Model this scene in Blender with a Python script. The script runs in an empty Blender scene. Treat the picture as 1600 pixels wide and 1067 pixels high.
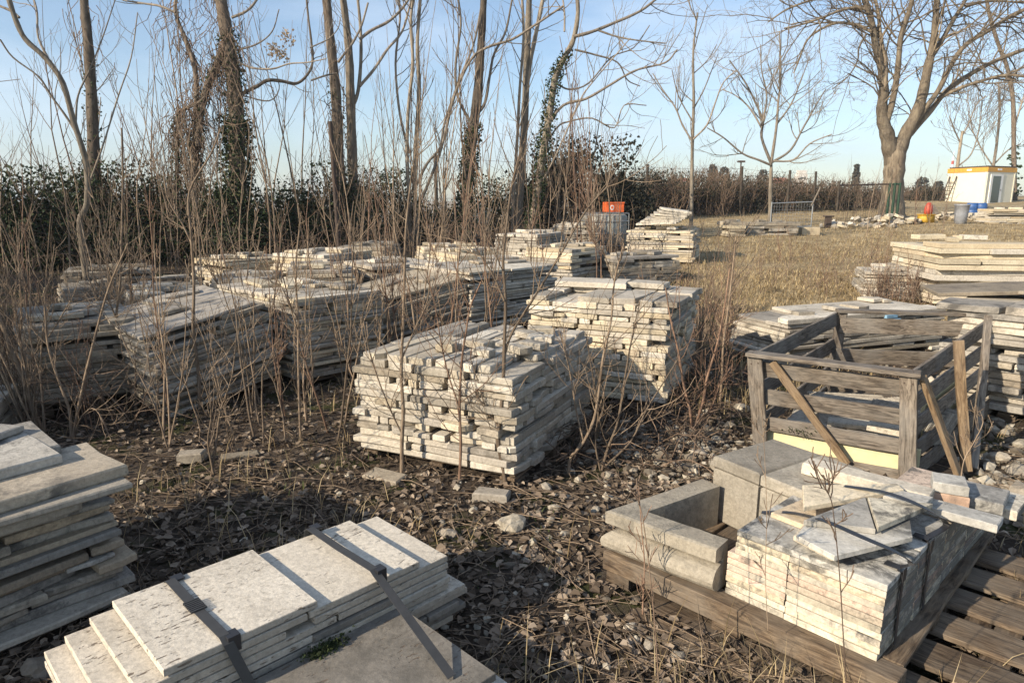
import bpy, math, random
import numpy as np
from mathutils import Vector, Matrix

sc = bpy.context.scene
COL = sc.collection

# ------------------------------------------------------------------ camera
H = 1.7
FPX = 24.0 / 36.0 * 1600.0
HOR = 310.0
PITCH = math.atan((533.5 - HOR) / FPX)
cam = bpy.data.cameras.new('camera')
cam.lens = 24.0
cam.sensor_width = 36.0
cam.clip_start = 0.05
cam.clip_end = 6000
camo = bpy.data.objects.new('camera', cam)
COL.objects.link(camo)
camo.location = (0, 0, H)
camo.rotation_euler = (math.pi / 2 - PITCH, 0, 0)
sc.camera = camo

# ------------------------------------------------------------------ sky, sun, exposure
SUN_EL = math.radians(27)
sx, sy = -0.82, -0.57                      # horizontal direction towards the sun
n_ = math.hypot(sx, sy); sx /= n_; sy /= n_
w = bpy.data.worlds.new('World'); sc.world = w; w.use_nodes = True
nt = w.node_tree; nt.nodes.clear()
def N(nt, typ, **kw):
    n = nt.nodes.new(typ)
    for k, v in kw.items():
        if k in n.inputs: n.inputs[k].default_value = v
        else: setattr(n, k, v)
    return n
sky = N(nt, 'ShaderNodeTexSky', sky_type='NISHITA', sun_disc=False)
sky.sun_elevation = SUN_EL
sky.sun_rotation = math.atan2(sx, sy)
sky.altitude = 100; sky.air_density = 1.0; sky.dust_density = 0.6; sky.ozone_density = 2.2
tc = N(nt, 'ShaderNodeTexCoord')
mp = N(nt, 'ShaderNodeMapping'); mp.inputs['Scale'].default_value = (1.0, 1.0, 3.6)
mp.inputs['Rotation'].default_value = (0.12, 0.1, 0.5)
cn = N(nt, 'ShaderNodeTexNoise', Scale=2.1, Detail=7.0, Roughness=0.56, Distortion=0.5)
cr = N(nt, 'ShaderNodeValToRGB')
cr.color_ramp.elements[0].position = 0.44; cr.color_ramp.elements[0].color = (0.06, 0.06, 0.06, 1)
cr.color_ramp.elements[1].position = 0.74; cr.color_ramp.elements[1].color = (0.72, 0.72, 0.72, 1)
mixc = N(nt, 'ShaderNodeMix', data_type='RGBA')
bg = N(nt, 'ShaderNodeBackground', Strength=0.12)
wo = N(nt, 'ShaderNodeOutputWorld')
L = nt.links.new
L(tc.outputs['Generated'], mp.inputs['Vector']); L(mp.outputs['Vector'], cn.inputs['Vector'])
L(cn.outputs['Fac'], cr.inputs['Fac']); L(cr.outputs['Color'], mixc.inputs['Factor'])
L(sky.outputs['Color'], mixc.inputs[6]); mixc.inputs[7].default_value = (5.0, 5.8, 6.8, 1)
L(mixc.outputs[2], bg.inputs['Color']); L(bg.outputs['Background'], wo.inputs['Surface'])

sun = bpy.data.lights.new('sun', 'SUN')
sun.energy = 5.0; sun.angle = math.radians(0.55); sun.color = (1.0, 0.872, 0.69)
suno = bpy.data.objects.new('sun', sun); COL.objects.link(suno)
sd = Vector((sx * math.cos(SUN_EL), sy * math.cos(SUN_EL), math.sin(SUN_EL)))
suno.rotation_euler = sd.to_track_quat('Z', 'Y').to_euler()
suno.location = sd * 60
vs = sc.view_settings
vs.view_transform = 'Standard'; vs.look = 'None'; vs.gamma = 1; vs.exposure = 0.56
vs.use_curve_mapping = False
sc.cycles.use_denoising = True
sc.cycles.max_bounces = 5; sc.cycles.diffuse_bounces = 3
sc.cycles.transparent_max_bounces = 6; sc.cycles.volume_bounces = 0

# ------------------------------------------------------------------ pixel of the photo -> point in the place
def ray(px, py):
    x = (px - 800) / FPX; y = -(py - 533.5) / FPX
    c, s = math.cos(PITCH), math.sin(PITCH)
    return np.array([x, c + y * s, -s + y * c])
def U(px, py, z=0.0):
    d = ray(px, py); t = (z - H) / d[2]
    return np.array([0, 0, H]) + d * t
def D(px, py, Y):
    d = ray(px, py); return np.array([0, 0, H]) + d * (Y / d[1])
_fx = [-60, -30, -14, -4, 6, 12, 20, 33, 60]
_fy = [13, 14, 16, 18.5, 30, 35, 46, 62, 70]
def sstep(t):
    t = np.clip(t, 0, 1); return t * t * (3 - 2 * t)
def ground(x, y):
    x = np.asarray(x, float); y = np.asarray(y, float)
    z = 0.033 * np.clip(y - 5, 0, 60)
    z = z + 0.03 * np.sin(x * 1.3 + 1) * np.sin(y * 1.1 + .4) * sstep((y - 2) / 3) + 0.015 * np.sin(x * 3.7 + y * 2.2) * np.cos(y * 3.1 - x)
    yf = np.interp(x, _fx, _fy)
    z = z - 8.0 * sstep((y - yf - 2.5) / 26) - 3 * sstep((y - 60) / 60)
    return z
def gz(x, y): return float(ground(x, y))
def G(px, py):
    z = 0.0
    for _ in range(12):
        p = U(px, py, z); z = 0.5 * z + 0.5 * gz(p[0], p[1])
    return U(px, py, z)
def top_z(p, py):
    """height of the point above p that shows at row py"""
    d = ray(800 + FPX * 0, py); return H + d[2] * p[1] / d[1]

# ------------------------------------------------------------------ helpers
def tag(o, label=None, cat=None, group=None, kind=None):
    if label: o['label'] = label
    if cat: o['category'] = cat
    if group: o['group'] = group
    if kind: o['kind'] = kind
    return o
def thing(name, label, cat, loc=(0, 0, 0), rz=0.0, group=None):
    o = bpy.data.objects.new(name, None); COL.objects.link(o)
    o.location = loc; o.rotation_euler = (0, 0, rz); o.empty_display_size = 0.1
    return tag(o, label, cat, group)
def link(name, me, parent=None):
    o = bpy.data.objects.new(name, me); COL.objects.link(o)
    if parent is not None: o.parent = parent
    return o
def mesh_np(name, V, quads=None, tris=None, mat=None, smooth=False, attr=None):
    me = bpy.data.meshes.new(name)
    V = np.asarray(V, np.float32)
    parts = []; starts = []; tot = 0; 
    for F in (quads, tris):
        if F is None or len(F) == 0: continue
        F = np.asarray(F, np.int32); k = F.shape[1]
        parts.append(F.ravel()); starts.append(tot + np.arange(len(F)) * k); tot += F.size
    loops = np.concatenate(parts).astype(np.int32); st = np.concatenate(starts).astype(np.int32)
    me.vertices.add(len(V)); me.vertices.foreach_set('co', V.ravel())
    me.loops.add(len(loops)); me.loops.foreach_set('vertex_index', loops)
    me.polygons.add(len(st)); me.polygons.foreach_set('loop_start', st)
    me.polygons.foreach_set('use_smooth', np.full(len(st), smooth, bool))
    me.update(calc_edges=True)
    if attr is not None:
        a = me.attributes.new('rnd', 'FLOAT', 'POINT'); a.data.foreach_set('value', np.asarray(attr, np.float32))
    if mat: me.materials.append(mat)
    return me
class MB:
    """collects polygons of any size"""
    def __init__(s): s.v = []; s.f = []
    def add(s, V, F):
        o = len(s.v); s.v += [tuple(map(float, p)) for p in V]; s.f += [tuple(i + o for i in f) for f in F]
    def box(s, x0, x1, y0, y1, z0, z1):
        s.add([(x0, y0, z0), (x1, y0, z0), (x1, y1, z0), (x0, y1, z0), (x0, y0, z1), (x1, y0, z1), (x1, y1, z1), (x0, y1, z1)],
              [(0, 3, 2, 1), (4, 5, 6, 7), (0, 1, 5, 4), (1, 2, 6, 5), (2, 3, 7, 6), (3, 0, 4, 7)])
    def bbox(s, x0, x1, y0, y1, z0, z1, b=0.004, jit=0.0, rng=random):
        P = [(x0, y0), (x1, y0), (x1, y1), (x0, y1)]
        P = [(px + rng.uniform(-jit, jit), py + rng.uniform(-jit, jit)) for px, py in P]
        s.prism(P, z0, z1, b)
    def prism(s, P, z0, z1, b=0.004):
        n = len(P); P = np.array(P, float); c = P.mean(0)
        def inset(Q, d):
            R = []
            for i in range(n):
                a, p, q = Q[i - 1], Q[i], Q[(i + 1) % n]
                e1 = (p - a) / max(1e-9, np.linalg.norm(p - a)); e2 = (q - p) / max(1e-9, np.linalg.norm(q - p))
                n1 = np.array([-e1[1], e1[0]]); n2 = np.array([-e2[1], e2[0]])
                m = n1 + n2; m /= max(0.35, (m @ m) / 2)
                R.append(p + m * d)
            return np.array(R)
        I = inset(P, b)
        rings = [(I, z0), (P, z0 + b), (P, z1 - b), (I, z1)]
        V = [(p[0], p[1], z) for R, z in rings for p in R]
        F = [tuple(range(n - 1, -1, -1)), tuple(range(3 * n, 4 * n))]
        for k in range(3):
            for i in range(n):
                j = (i + 1) % n; F.append((k * n + i, k * n + j, (k + 1) * n + j, (k + 1) * n + i))
        s.add(V, F)
    def lathe(s, prof, n=14, cx=0, cy=0):
        V = []; F = []
        for r, z in prof:
            for i in range(n):
                a = 2 * math.pi * i / n; V.append((cx + r * math.cos(a), cy + r * math.sin(a), z))
        m = len(prof)
        for k in range(m - 1):
            for i in range(n):
                j = (i + 1) % n; F.append((k * n + i, k * n + j, (k + 1) * n + j, (k + 1) * n + i))
        F.append(tuple(range(n - 1, -1, -1))); F.append(tuple(range((m - 1) * n, m * n)))
        s.add(V, F)
    def mesh(s, name, mat=None, smooth=False):
        me = bpy.data.meshes.new(name); me.from_pydata(s.v, [], s.f); me.update()
        if mat: me.materials.append(mat)
        if smooth: me.polygons.foreach_set('use_smooth', np.full(len(me.polygons), True, bool))
        return me
    def build(s, name, mat, parent=None, smooth=False): return link(name, s.mesh(name, mat, smooth), parent)
class TB:
    """collects tapered tubes"""
    def __init__(s): s.V = []; s.Q = []; s.n = 0; s.R = []
    def tube(s, P, r, k=5, rnd=0.5):
        P = np.asarray(P, float); n = len(P)
        r = np.broadcast_to(np.asarray(r, float), (n,))
        T = np.gradient(P, axis=0); T /= np.maximum(1e-9, np.linalg.norm(T, axis=1))[:, None]
        ref = np.array([0.31, 0.95, 0.05]) if abs(T[0][1]) < 0.8 else np.array([0.95, 0.1, 0.3])
        A = np.cross(T, ref); A /= np.maximum(1e-6, np.linalg.norm(A, axis=1))[:, None]
        B = np.cross(T, A)
        a = np.arange(k) * 2 * math.pi / k
        V = P[:, None, :] + r[:, None, None] * (np.cos(a)[None, :, None] * A[:, None, :] + np.sin(a)[None, :, None] * B[:, None, :])
        s.V.append(V.reshape(-1, 3))
        i = np.arange(n - 1)[:, None] * k; j = np.arange(k)[None, :]; j2 = (j + 1) % k
        q = np.stack([i + j, i + j2, i + k + j2, i + k + j], -1).reshape(-1, 4) + s.n
        s.Q.append(q); s.n += n * k; s.R.append(np.full(n * k, rnd))
    def mesh(s, name, mat, smooth=True):
        return mesh_np(name, np.concatenate(s.V), np.concatenate(s.Q), None, mat, smooth, np.concatenate(s.R))
    def build(s, name, mat, parent=None): return link(name, s.mesh(name, mat), parent) if s.n else None
class LB:
    """collects leaves: folded diamonds"""
    def __init__(s): s.C = []; s.S = []
    def add(s, C, size, rng):
        C = np.asarray(C, float).reshape(-1, 3); s.C.append(C); s.S.append(np.broadcast_to(np.asarray(size, float), (len(C),)) * rng.uniform(.7, 1.35, len(C)))
    def mesh(s, name, mat, rng, up=0.0, curl=0.25, hexa=False):
        C = np.concatenate(s.C); S = np.concatenate(s.S); n = len(C)
        d = rng.normal(size=(n, 3)); d[:, 2] *= (1 - up); d /= np.linalg.norm(d, axis=1)[:, None]
        nn = rng.normal(size=(n, 3)); nn[:, 2] += 3 * up
        t = np.cross(d, nn); t /= np.maximum(1e-6, np.linalg.norm(t, axis=1))[:, None]
        u = np.cross(t, d)
        s_ = S[:, None]
        p0 = C - d * s_ * .5; p2 = C + d * s_ * .55
        c_ = curl * (0.5 + rng.random((n, 1)))
        p1 = C + t * s_ * .38 + u * s_ * c_; p3 = C - t * s_ * .38 + u * s_ * c_
        V = np.stack([p0, p1, p2, p3], 1).reshape(-1, 3)
        o = np.arange(n)[:, None] * 4
        T = np.concatenate([o + [0, 1, 2], o + [0, 2, 3]])
        if hexa:
            k1 = rng.uniform(.26, .46, (n, 1)); k2 = rng.uniform(.22, .42, (n, 1)); f1 = rng.uniform(-.32, -.1, (n, 1)); f2 = rng.uniform(.08, .3, (n, 1))
            pa = C + d * s_ * f1 + t * s_ * k1 + u * s_ * c_; pb = C + d * s_ * f2 + t * s_ * k2 + u * s_ * c_ * rng.uniform(.2, 1.4, (n, 1))
            pc = C + d * s_ * f2 - t * s_ * k2 + u * s_ * c_ * rng.uniform(.2, 1.4, (n, 1)); pd = C + d * s_ * f1 - t * s_ * k1 + u * s_ * c_
            V = np.stack([p0, pa, pb, p2, pc, pd], 1).reshape(-1, 3); o = np.arange(n)[:, None] * 6
            T = np.concatenate([o + [0, 1, 2], o + [0, 2, 3], o + [0, 3, 4], o + [0, 4, 5]])
            return mesh_np(name, V, None, T, mat, False, np.repeat(rng.random(n), 6))
        return mesh_np(name, V, None, T, mat, False, np.repeat(rng.random(n), 4))
def catmull(P, per=4):
    P = np.asarray(P, float)
    if len(P) < 3: 
        t = np.linspace(0, 1, per + 1)[:, None]; return P[0] * (1 - t) + P[-1] * t
    Q = np.vstack([2 * P[0] - P[1], P, 2 * P[-1] - P[-2]]); out = []
    for i in range(1, len(Q) - 2):
        for k in range(per):
            t = k / per; a, b, c, d = Q[i - 1], Q[i], Q[i + 1], Q[i + 2]
            out.append(.5 * (2 * b + (c - a) * t + (2 * a - 5 * b + 4 * c - d) * t * t + (3 * b - a - 3 * c + d) * t ** 3))
    out.append(P[-1]); return np.array(out)

# ------------------------------------------------------------------ materials
def mat_new(name):
    m = bpy.data.materials.new(name); m.use_nodes = True; t = m.node_tree; t.nodes.clear()
    b = N(t, 'ShaderNodeBsdfPrincipled'); o = N(t, 'ShaderNodeOutputMaterial'); t.links.new(b.outputs[0], o.inputs[0])
    return m, t, b
def ramp(t, stops, interp='LINEAR'):
    r = N(t, 'ShaderNodeValToRGB'); e = r.color_ramp.elements; r.color_ramp.interpolation = interp
    while len(e) < len(stops): e.new(0.5)
    for k, (p, c) in enumerate(stops):
        e[k].position = p; e[k].color = (*c, 1) if len(c) == 3 else c
    return r
def mixrgb(t, fac, a, b, mode='MIX'):
    m = N(t, 'ShaderNodeMix', data_type='RGBA', blend_type=mode)
    for s_, v in ((0, fac), (6, a), (7, b)):
        if hasattr(v, 'is_linked') or hasattr(v, 'links'): t.links.new(v, m.inputs[s_])
        elif isinstance(v, (tuple, list)): m.inputs[s_].default_value = (*v, 1)
        else: m.inputs[s_].default_value = v
    return m.outputs[2]
def mth(t, op, a, b=0.0, clamp=False):
    m = N(t, 'ShaderNodeMath', operation=op, use_clamp=clamp)
    for k, v in enumerate((a, b)):
        if hasattr(v, 'links'): t.links.new(v, m.inputs[k])
        else: m.inputs[k].default_value = v
    return m.outputs[0]
def noise(t, vec, scale, detail=6, rough=.6, dist=0.0):
    n = N(t, 'ShaderNodeTexNoise', Scale=scale, Detail=detail, Roughness=rough, Distortion=dist)
    t.links.new(vec, n.inputs['Vector']); return n.outputs['Fac']
def bump(t, b, h, strength, dist):
    n = N(t, 'ShaderNodeBump', Strength=strength, Distance=dist); t.links.new(h, n.inputs['Height']); t.links.new(n.outputs[0], b.inputs['Normal'])
def stone(name, pal, stain, lo, hi, amt=.8, scale=7.0, fine=.35, pores=False, bstr=.5, side=0.0, sides=False, vary=True):
    m, t, b = mat_new(name)
    pos = N(t, 'ShaderNodeNewGeometry').outputs['Position']
    oi = N(t, 'ShaderNodeObjectInfo').outputs['Random']
    r = ramp(t, [(i / (len(pal) - 1), c) for i, c in enumerate(pal)]); t.links.new(oi, r.inputs[0])
    off = N(t, 'ShaderNodeCombineXYZ'); t.links.new(mth(t, 'MULTIPLY', oi, 37.0), off.inputs[0]); t.links.new(mth(t, 'MULTIPLY', oi, 91.0), off.inputs[2])
    va = N(t, 'ShaderNodeVectorMath', operation='ADD'); t.links.new(pos, va.inputs[0]); t.links.new(off.outputs[0], va.inputs[1]); v = va.outputs[0]
    big = ramp(t, [(.3, (.80, .78, .75)), (.7, (1.06, 1.05, 1.03))]); t.links.new(noise(t, v, 3.0, 5, .6), big.inputs[0])
    c = mixrgb(t, 1.0, r.outputs[0], big.outputs[0], 'MULTIPLY')
    vv = ramp(t, [(0, (.70, .69, .68)), (.4, (.95, .95, .95)), (1, (1.1, 1.1, 1.1))] if vary else [(0, (.94, .94, .94)), (1, (1.04, 1.04, 1.04))]); t.links.new(mth(t, 'FRACT', mth(t, 'MULTIPLY', oi, 7.31)), vv.inputs[0])
    c = mixrgb(t, 1.0, c, vv.outputs[0], 'MULTIPLY')
    grain = ramp(t, [(.35, (.68, .68, .68)), (.62, (1.12, 1.12, 1.12))]); t.links.new(noise(t, v, 55, 5, .75), grain.inputs[0])
    c = mixrgb(t, fine * 2 if fine < .5 else 1, c, grain.outputs[0], 'MULTIPLY')
    s1 = ramp(t, [(lo, (0, 0, 0)), (hi, (1, 1, 1))]); t.links.new(noise(t, v, scale, 9, .72, .4), s1.inputs[0])
    s2 = ramp(t, [(.40, (.06, .06, .06)), (.56, (1, 1, 1))]); t.links.new(noise(t, v, 2.4, 4, .55), s2.inputs[0])
    f = mth(t, 'MULTIPLY', mth(t, 'MULTIPLY', s1.outputs[0], s2.outputs[0]), amt)
    s4 = ramp(t, [(.54, (0, 0, 0)), (.64, (1, 1, 1))]); t.links.new(noise(t, v, 42, 4, .7), s4.inputs[0])
    f = mth(t, 'MAXIMUM', f, mth(t, 'MULTIPLY', mth(t, 'MULTIPLY', s4.outputs[0], s2.outputs[0]), amt * .6))
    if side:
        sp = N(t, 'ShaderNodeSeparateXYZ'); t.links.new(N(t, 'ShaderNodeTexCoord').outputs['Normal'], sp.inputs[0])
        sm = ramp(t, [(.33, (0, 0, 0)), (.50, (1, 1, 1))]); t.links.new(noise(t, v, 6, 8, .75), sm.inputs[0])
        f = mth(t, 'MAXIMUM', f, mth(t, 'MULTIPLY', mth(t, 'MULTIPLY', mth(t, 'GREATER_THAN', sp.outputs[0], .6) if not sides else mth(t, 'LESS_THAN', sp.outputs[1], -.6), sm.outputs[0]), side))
    c = mixrgb(t, f, c, stain)
    # thin sooty runs on sawn edges
    mpn = N(t, 'ShaderNodeMapping'); mpn.inputs['Scale'].default_value = (9, 9, 2.2); t.links.new(v, mpn.inputs[0])
    s3 = ramp(t, [(.56, (0, 0, 0)), (.70, (1, 1, 1))]); t.links.new(noise(t, mpn.outputs[0], 3.2, 6, .75), s3.inputs[0])
    c = mixrgb(t, mth(t, 'MULTIPLY', s3.outputs[0], amt * .6), c, tuple(k * .9 for k in stain))
    h = noise(t, v, 38, 8, .72)
    if pores:
        tcn = N(t, 'ShaderNodeTexCoord').outputs['Object']
        ad = N(t, 'ShaderNodeVectorMath', operation='ADD'); t.links.new(tcn, ad.inputs[0]); t.links.new(off.outputs[0], ad.inputs[1])
        mpp = N(t, 'ShaderNodeMapping'); mpp.inputs['Scale'].default_value = (22, 75, 75); t.links.new(ad.outputs[0], mpp.inputs[0])
        pn = noise(t, mpp.outputs[0], 1.0, 3, .6, .3)
        mask = ramp(t, [(.46, (0, 0, 0)), (.56, (1, 1, 1))]); t.links.new(noise(t, ad.outputs[0], 5, 2, .5), mask.inputs[0])
        pr = ramp(t, [(.60, (0, 0, 0)), (.645, (1, 1, 1))]); t.links.new(pn, pr.inputs[0])
        pf = mth(t, 'MULTIPLY', pr.outputs[0], mask.outputs[0])
        c = mixrgb(t, mth(t, 'MULTIPLY', pf, .9), c, (.13, .10, .075))
        h = mth(t, 'SUBTRACT', h, mth(t, 'MULTIPLY', pf, 1.5))
    t.links.new(c, b.inputs['Base Color']); b.inputs['Roughness'].default_value = .88; b.inputs['Specular IOR Level'].default_value = .25
    bump(t, b, h, bstr, .008)
    return m
def wood(name, c0, c1, c2, knots=True, weather=(.30, .29, .28)):
    m, t, b = mat_new(name)
    tcn = N(t, 'ShaderNodeTexCoord').outputs['Object']; oi = N(t, 'ShaderNodeObjectInfo').outputs['Random']
    off = N(t, 'ShaderNodeCombineXYZ'); t.links.new(mth(t, 'MULTIPLY', oi, 53.0), off.inputs[0]); t.links.new(mth(t, 'MULTIPLY', oi, 17.0), off.inputs[1])
    va = N(t, 'ShaderNodeVectorMath', operation='ADD'); t.links.new(tcn, va.inputs[0]); t.links.new(off.outputs[0], va.inputs[1])
    mp1 = N(t, 'ShaderNodeMapping'); mp1.inputs['Scale'].default_value = (4.5, 30, 30); t.links.new(va.outputs[0], mp1.inputs[0])
    n1 = noise(t, mp1.outputs[0], 1.4, 8, .68, 1.6)
    r = ramp(t, [(.34, c0), (.5, c1), (.66, c2)]); t.links.new(n1, r.inputs[0])
    w2 = ramp(t, [(.42, (0, 0, 0)), (.62, (1, 1, 1))]); t.links.new(noise(t, va.outputs[0], 3.5, 5, .6), w2.inputs[0])
    c = mixrgb(t, mth(t, 'MULTIPLY', w2.outputs[0], .55), r.outputs[0], weather)
    tint = ramp(t, [(0, (.72, .70, .68)), (1, (1.18, 1.14, 1.08))]); t.links.new(oi, tint.inputs[0])
    c = mixrgb(t, 1.0, c, tint.outputs[0], 'MULTIPLY')
    mp2 = N(t, 'ShaderNodeMapping'); mp2.inputs['Scale'].default_value = (3.5, 70, 70); t.links.new(va.outputs[0], mp2.inputs[0])
    n2 = noise(t, mp2.outputs[0], 1.0, 4, .6, .3)
    cr_ = ramp(t, [(.33, (1, 1, 1)), (.40, (0, 0, 0))]); t.links.new(n2, cr_.inputs[0])
    c = mixrgb(t, mth(t, 'MULTIPLY', cr_.outputs[0], .6), c, (.035, .028, .022))
    t.links.new(c, b.inputs['Base Color']); b.inputs['Roughness'].default_value = .85; b.inputs['Specular IOR Level'].default_value = .2
    bump(t, b, mth(t, 'ADD', n1, n2), .6, .004)
    return m
def plain(name, col, rough=.6, metal=0.0, var=.25, scale=8.0):
    m, t, b = mat_new(name)
    pos = N(t, 'ShaderNodeNewGeometry').outputs['Position']
    r = ramp(t, [(.3, tuple(c * (1 - var) for c in col)), (.7, tuple(c * (1 + var * .6) for c in col))]); t.links.new(noise(t, pos, scale, 6, .65), r.inputs[0])
    t.links.new(r.outputs[0], b.inputs['Base Color']); b.inputs['Roughness'].default_value = rough; b.inputs['Metallic'].default_value = metal
    return m
def attr_mat(name, stops, rough=.8, trans=0.0, spec=.25, nscale=0):
    m, t, b = mat_new(name)
    a = N(t, 'ShaderNodeAttribute', attribute_name='rnd'); r = ramp(t, stops); t.links.new(a.outputs['Fac'], r.inputs[0])
    c = r.outputs[0]
    if nscale:
        pos = N(t, 'ShaderNodeNewGeometry').outputs['Position']
        g = ramp(t, [(.3, (.6, .6, .6)), (.7, (1.2, 1.2, 1.2))]); t.links.new(noise(t, pos, nscale, 5, .7), g.inputs[0])
        c = mixrgb(t, 1.0, c, g.outputs[0], 'MULTIPLY')
    t.links.new(c, b.inputs['Base Color']); b.inputs['Roughness'].default_value = rough; b.inputs['Specular IOR Level'].default_value = spec
    if trans:
        tr = N(t, 'ShaderNodeBsdfTranslucent'); t.links.new(c, tr.inputs[0]); mx = N(t, 'ShaderNodeMixShader'); mx.inputs[0].default_value = trans
        t.links.new(b.outputs[0], mx.inputs[1]); t.links.new(tr.outputs[0], mx.inputs[2])
        t.links.new(mx.outputs[0], [n for n in t.nodes if n.type == 'OUTPUT_MATERIAL'][0].inputs[0])
    return m
def bark(name, c0, c1, c2, scale=1.0, objrand=.35):
    m, t, b = mat_new(name)
    pos = N(t, 'ShaderNodeNewGeometry').outputs['Position']; oi = N(t, 'ShaderNodeObjectInfo').outputs['Random']
    a = N(t, 'ShaderNodeAttribute', attribute_name='rnd').outputs['Fac']
    mp1 = N(t, 'ShaderNodeMapping'); mp1.inputs['Scale'].default_value = (9 * scale, 9 * scale, 2.4 * scale); t.links.new(pos, mp1.inputs[0])
    n1 = noise(t, mp1.outputs[0], 1.5, 7, .7, .6)
    r = ramp(t, [(.3, c0), (.5, c1), (.7, c2)]); t.links.new(n1, r.inputs[0])
    tint = ramp(t, [(0, (1 - objrand,) * 3), (1, (1 + objrand, 1 + objrand * .9, 1 + objrand * .75))]); t.links.new(mth(t, 'FRACT', mth(t, 'ADD', oi, a)), tint.inputs[0])
    c = mixrgb(t, 1.0, r.outputs[0], tint.outputs[0], 'MULTIPLY')
    t.links.new(c, b.inputs['Base Color']); b.inputs['Roughness'].default_value = .85; b.inputs['Specular IOR Level'].default_value = .2
    bump(t, b, n1, .8, .03 / scale)
    return m

M = {}
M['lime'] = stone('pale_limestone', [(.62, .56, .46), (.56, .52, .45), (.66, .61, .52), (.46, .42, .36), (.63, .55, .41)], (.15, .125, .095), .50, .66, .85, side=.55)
M['lime_grey'] = stone('grey_limestone', [(.42, .385, .33), (.50, .46, .39), (.36, .33, .29), (.47, .41, .32)], (.10, .088, .072), .46, .64, .85)
M['old'] = stone('old_brown_stone', [(.37, .32, .25), (.30, .265, .215), (.42, .365, .28), (.33, .29, .235)], (.085, .072, .058), .45, .64, .85)
M['pine'] = stone('cream_sawn_stone', [(.62, .54, .39), (.66, .59, .45), (.58, .48, .33), (.64, .57, .46)], (.20, .16, .11), .54, .70, .7)
M['marble'] = stone('weathered_marble', [(.38, .36, .33), (.46, .43, .38), (.33, .31, .28), (.41, .35, .27)], (.075, .070, .064), .47, .60, .9, scale=5.5)
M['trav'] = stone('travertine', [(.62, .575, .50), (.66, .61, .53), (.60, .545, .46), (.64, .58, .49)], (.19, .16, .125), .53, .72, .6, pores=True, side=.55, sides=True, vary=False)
M['trav_grey_shade'] = stone('grey_shade_travertine', [(.29, .27, .235), (.33, .305, .27)], (.11, .10, .085), .42, .62, .8, pores=True)  # palette darkened to carry the shade on the lower bundle's top, besides its stains
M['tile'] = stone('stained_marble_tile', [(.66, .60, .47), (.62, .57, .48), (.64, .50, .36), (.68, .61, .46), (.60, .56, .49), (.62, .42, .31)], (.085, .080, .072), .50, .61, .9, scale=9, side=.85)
M['tile_top'] = stone('lichened_marble_tile', [(.50, .49, .46), (.58, .56, .51)], (.085, .083, .078), .44, .55, .92, scale=10)
M['concrete'] = stone('weathered_concrete', [(.34, .31, .26), (.39, .355, .295)], (.13, .115, .09), .44, .66, .75, scale=11, bstr=1.0)
M['mould'] = stone('carved_stone', [(.42, .38, .31), (.46, .41, .33)], (.12, .11, .09), .48, .66, .8, scale=10, bstr=.8)
M['rock'] = stone('pale_rock', [(.42, .38, .31), (.52, .47, .38), (.34, .30, .25), (.47, .43, .36)], (.14, .12, .09), .45, .66, .8, scale=14, bstr=1.0)
M['crate'] = wood('weathered_crate_wood', (.042, .035, .029), (.145, .122, .10), (.27, .232, .19), weather=(.25, .235, .215))
M['pallet'] = wood('old_pallet_wood', (.035, .025, .018), (.11, .08, .055), (.21, .16, .11), weather=(.20, .175, .145))
M['brace'] = wood('brown_brace_wood', (.08, .05, .03), (.20, .14, .085), (.32, .24, .15), weather=(.27, .21, .15))
M['dark_wood'] = wood('dark_wood', (.03, .025, .02), (.06, .05, .04), (.10, .085, .07), weather=(.09, .08, .07))
M['strap'] = plain('grey_strap', (.045, .044, .043), .55, 0, .2, 30)
M['black'] = plain('black_plastic', (.022, .022, .025), .45)
M['foam'] = plain('pale_yellow_board', (.60, .54, .32), .8, 0, .12, 14)
M['steel'] = plain('galvanised_steel', (.36, .37, .37), .45, .6)
M['ibc'] = plain('cloudy_plastic', (.34, .34, .30), .4, 0, .2, 3)
M['orange'] = plain('orange_plastic', (.70, .13, .03), .5, 0, .15)
M['red'] = plain('red_plastic', (.48, .075, .04), .6, 0, .35)
M['yellow'] = plain('yellow_plastic', (.58, .34, .03), .6, 0, .35)
M['blue'] = plain('blue_plastic', (.035, .10, .28), .5, 0, .35)
M['bluepaint'] = plain('blue_paint', (.22, .38, .52), .8)
M['grey_bin'] = plain('grey_plastic', (.26, .27, .29), .5)
M['cabin'] = plain('cream_panel', (.70, .66, .52), .5, 0, .06, 1.5)
M['trim'] = plain('ochre_trim', (.60, .31, .045), .5)
M['green'] = plain('green_paint', (.04, .15, .06), .5)
M['gate_green'] = plain('dark_green_paint', (.012, .045, .022), .6)
M['white'] = plain('white_paint', (.76, .75, .72), .5, 0, .06)
M['rust'] = plain('rusty_iron', (.07, .048, .036), .8)
M['moss'] = plain('moss', (.032, .044, .010), .95, 0, .5, 40)
m_, t_, b_ = mat_new('window_glass'); b_.inputs['Base Color'].default_value = (.07, .09, .085, 1); b_.inputs['Roughness'].default_value = .08; M['glass'] = m_
M['bark'] = bark('grey_bark', (.13, .108, .083), (.26, .22, .17), (.38, .33, .265))
M['bark_big'] = bark('plane_bark', (.085, .068, .05), (.19, .155, .115), (.31, .26, .185), .6)
M['bark_dark'] = bark('dark_bark', (.05, .039, .03), (.13, .104, .08), (.25, .205, .16))
M['twig'] = bark('grey_twig', (.12, .10, .08), (.23, .195, .158), (.34, .295, .24), 2)
M['sap'] = bark('sapling_bark', (.105, .077, .055), (.215, .163, .118), (.32, .255, .19), 3, .45)
M['red_sap'] = bark('red_sapling_bark', (.10, .062, .044), (.20, .128, .09), (.29, .205, .15), 3, .4)
M['vine'] = bark('dry_vine', (.09, .062, .045), (.17, .122, .09), (.25, .19, .145), 3, .4)
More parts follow.
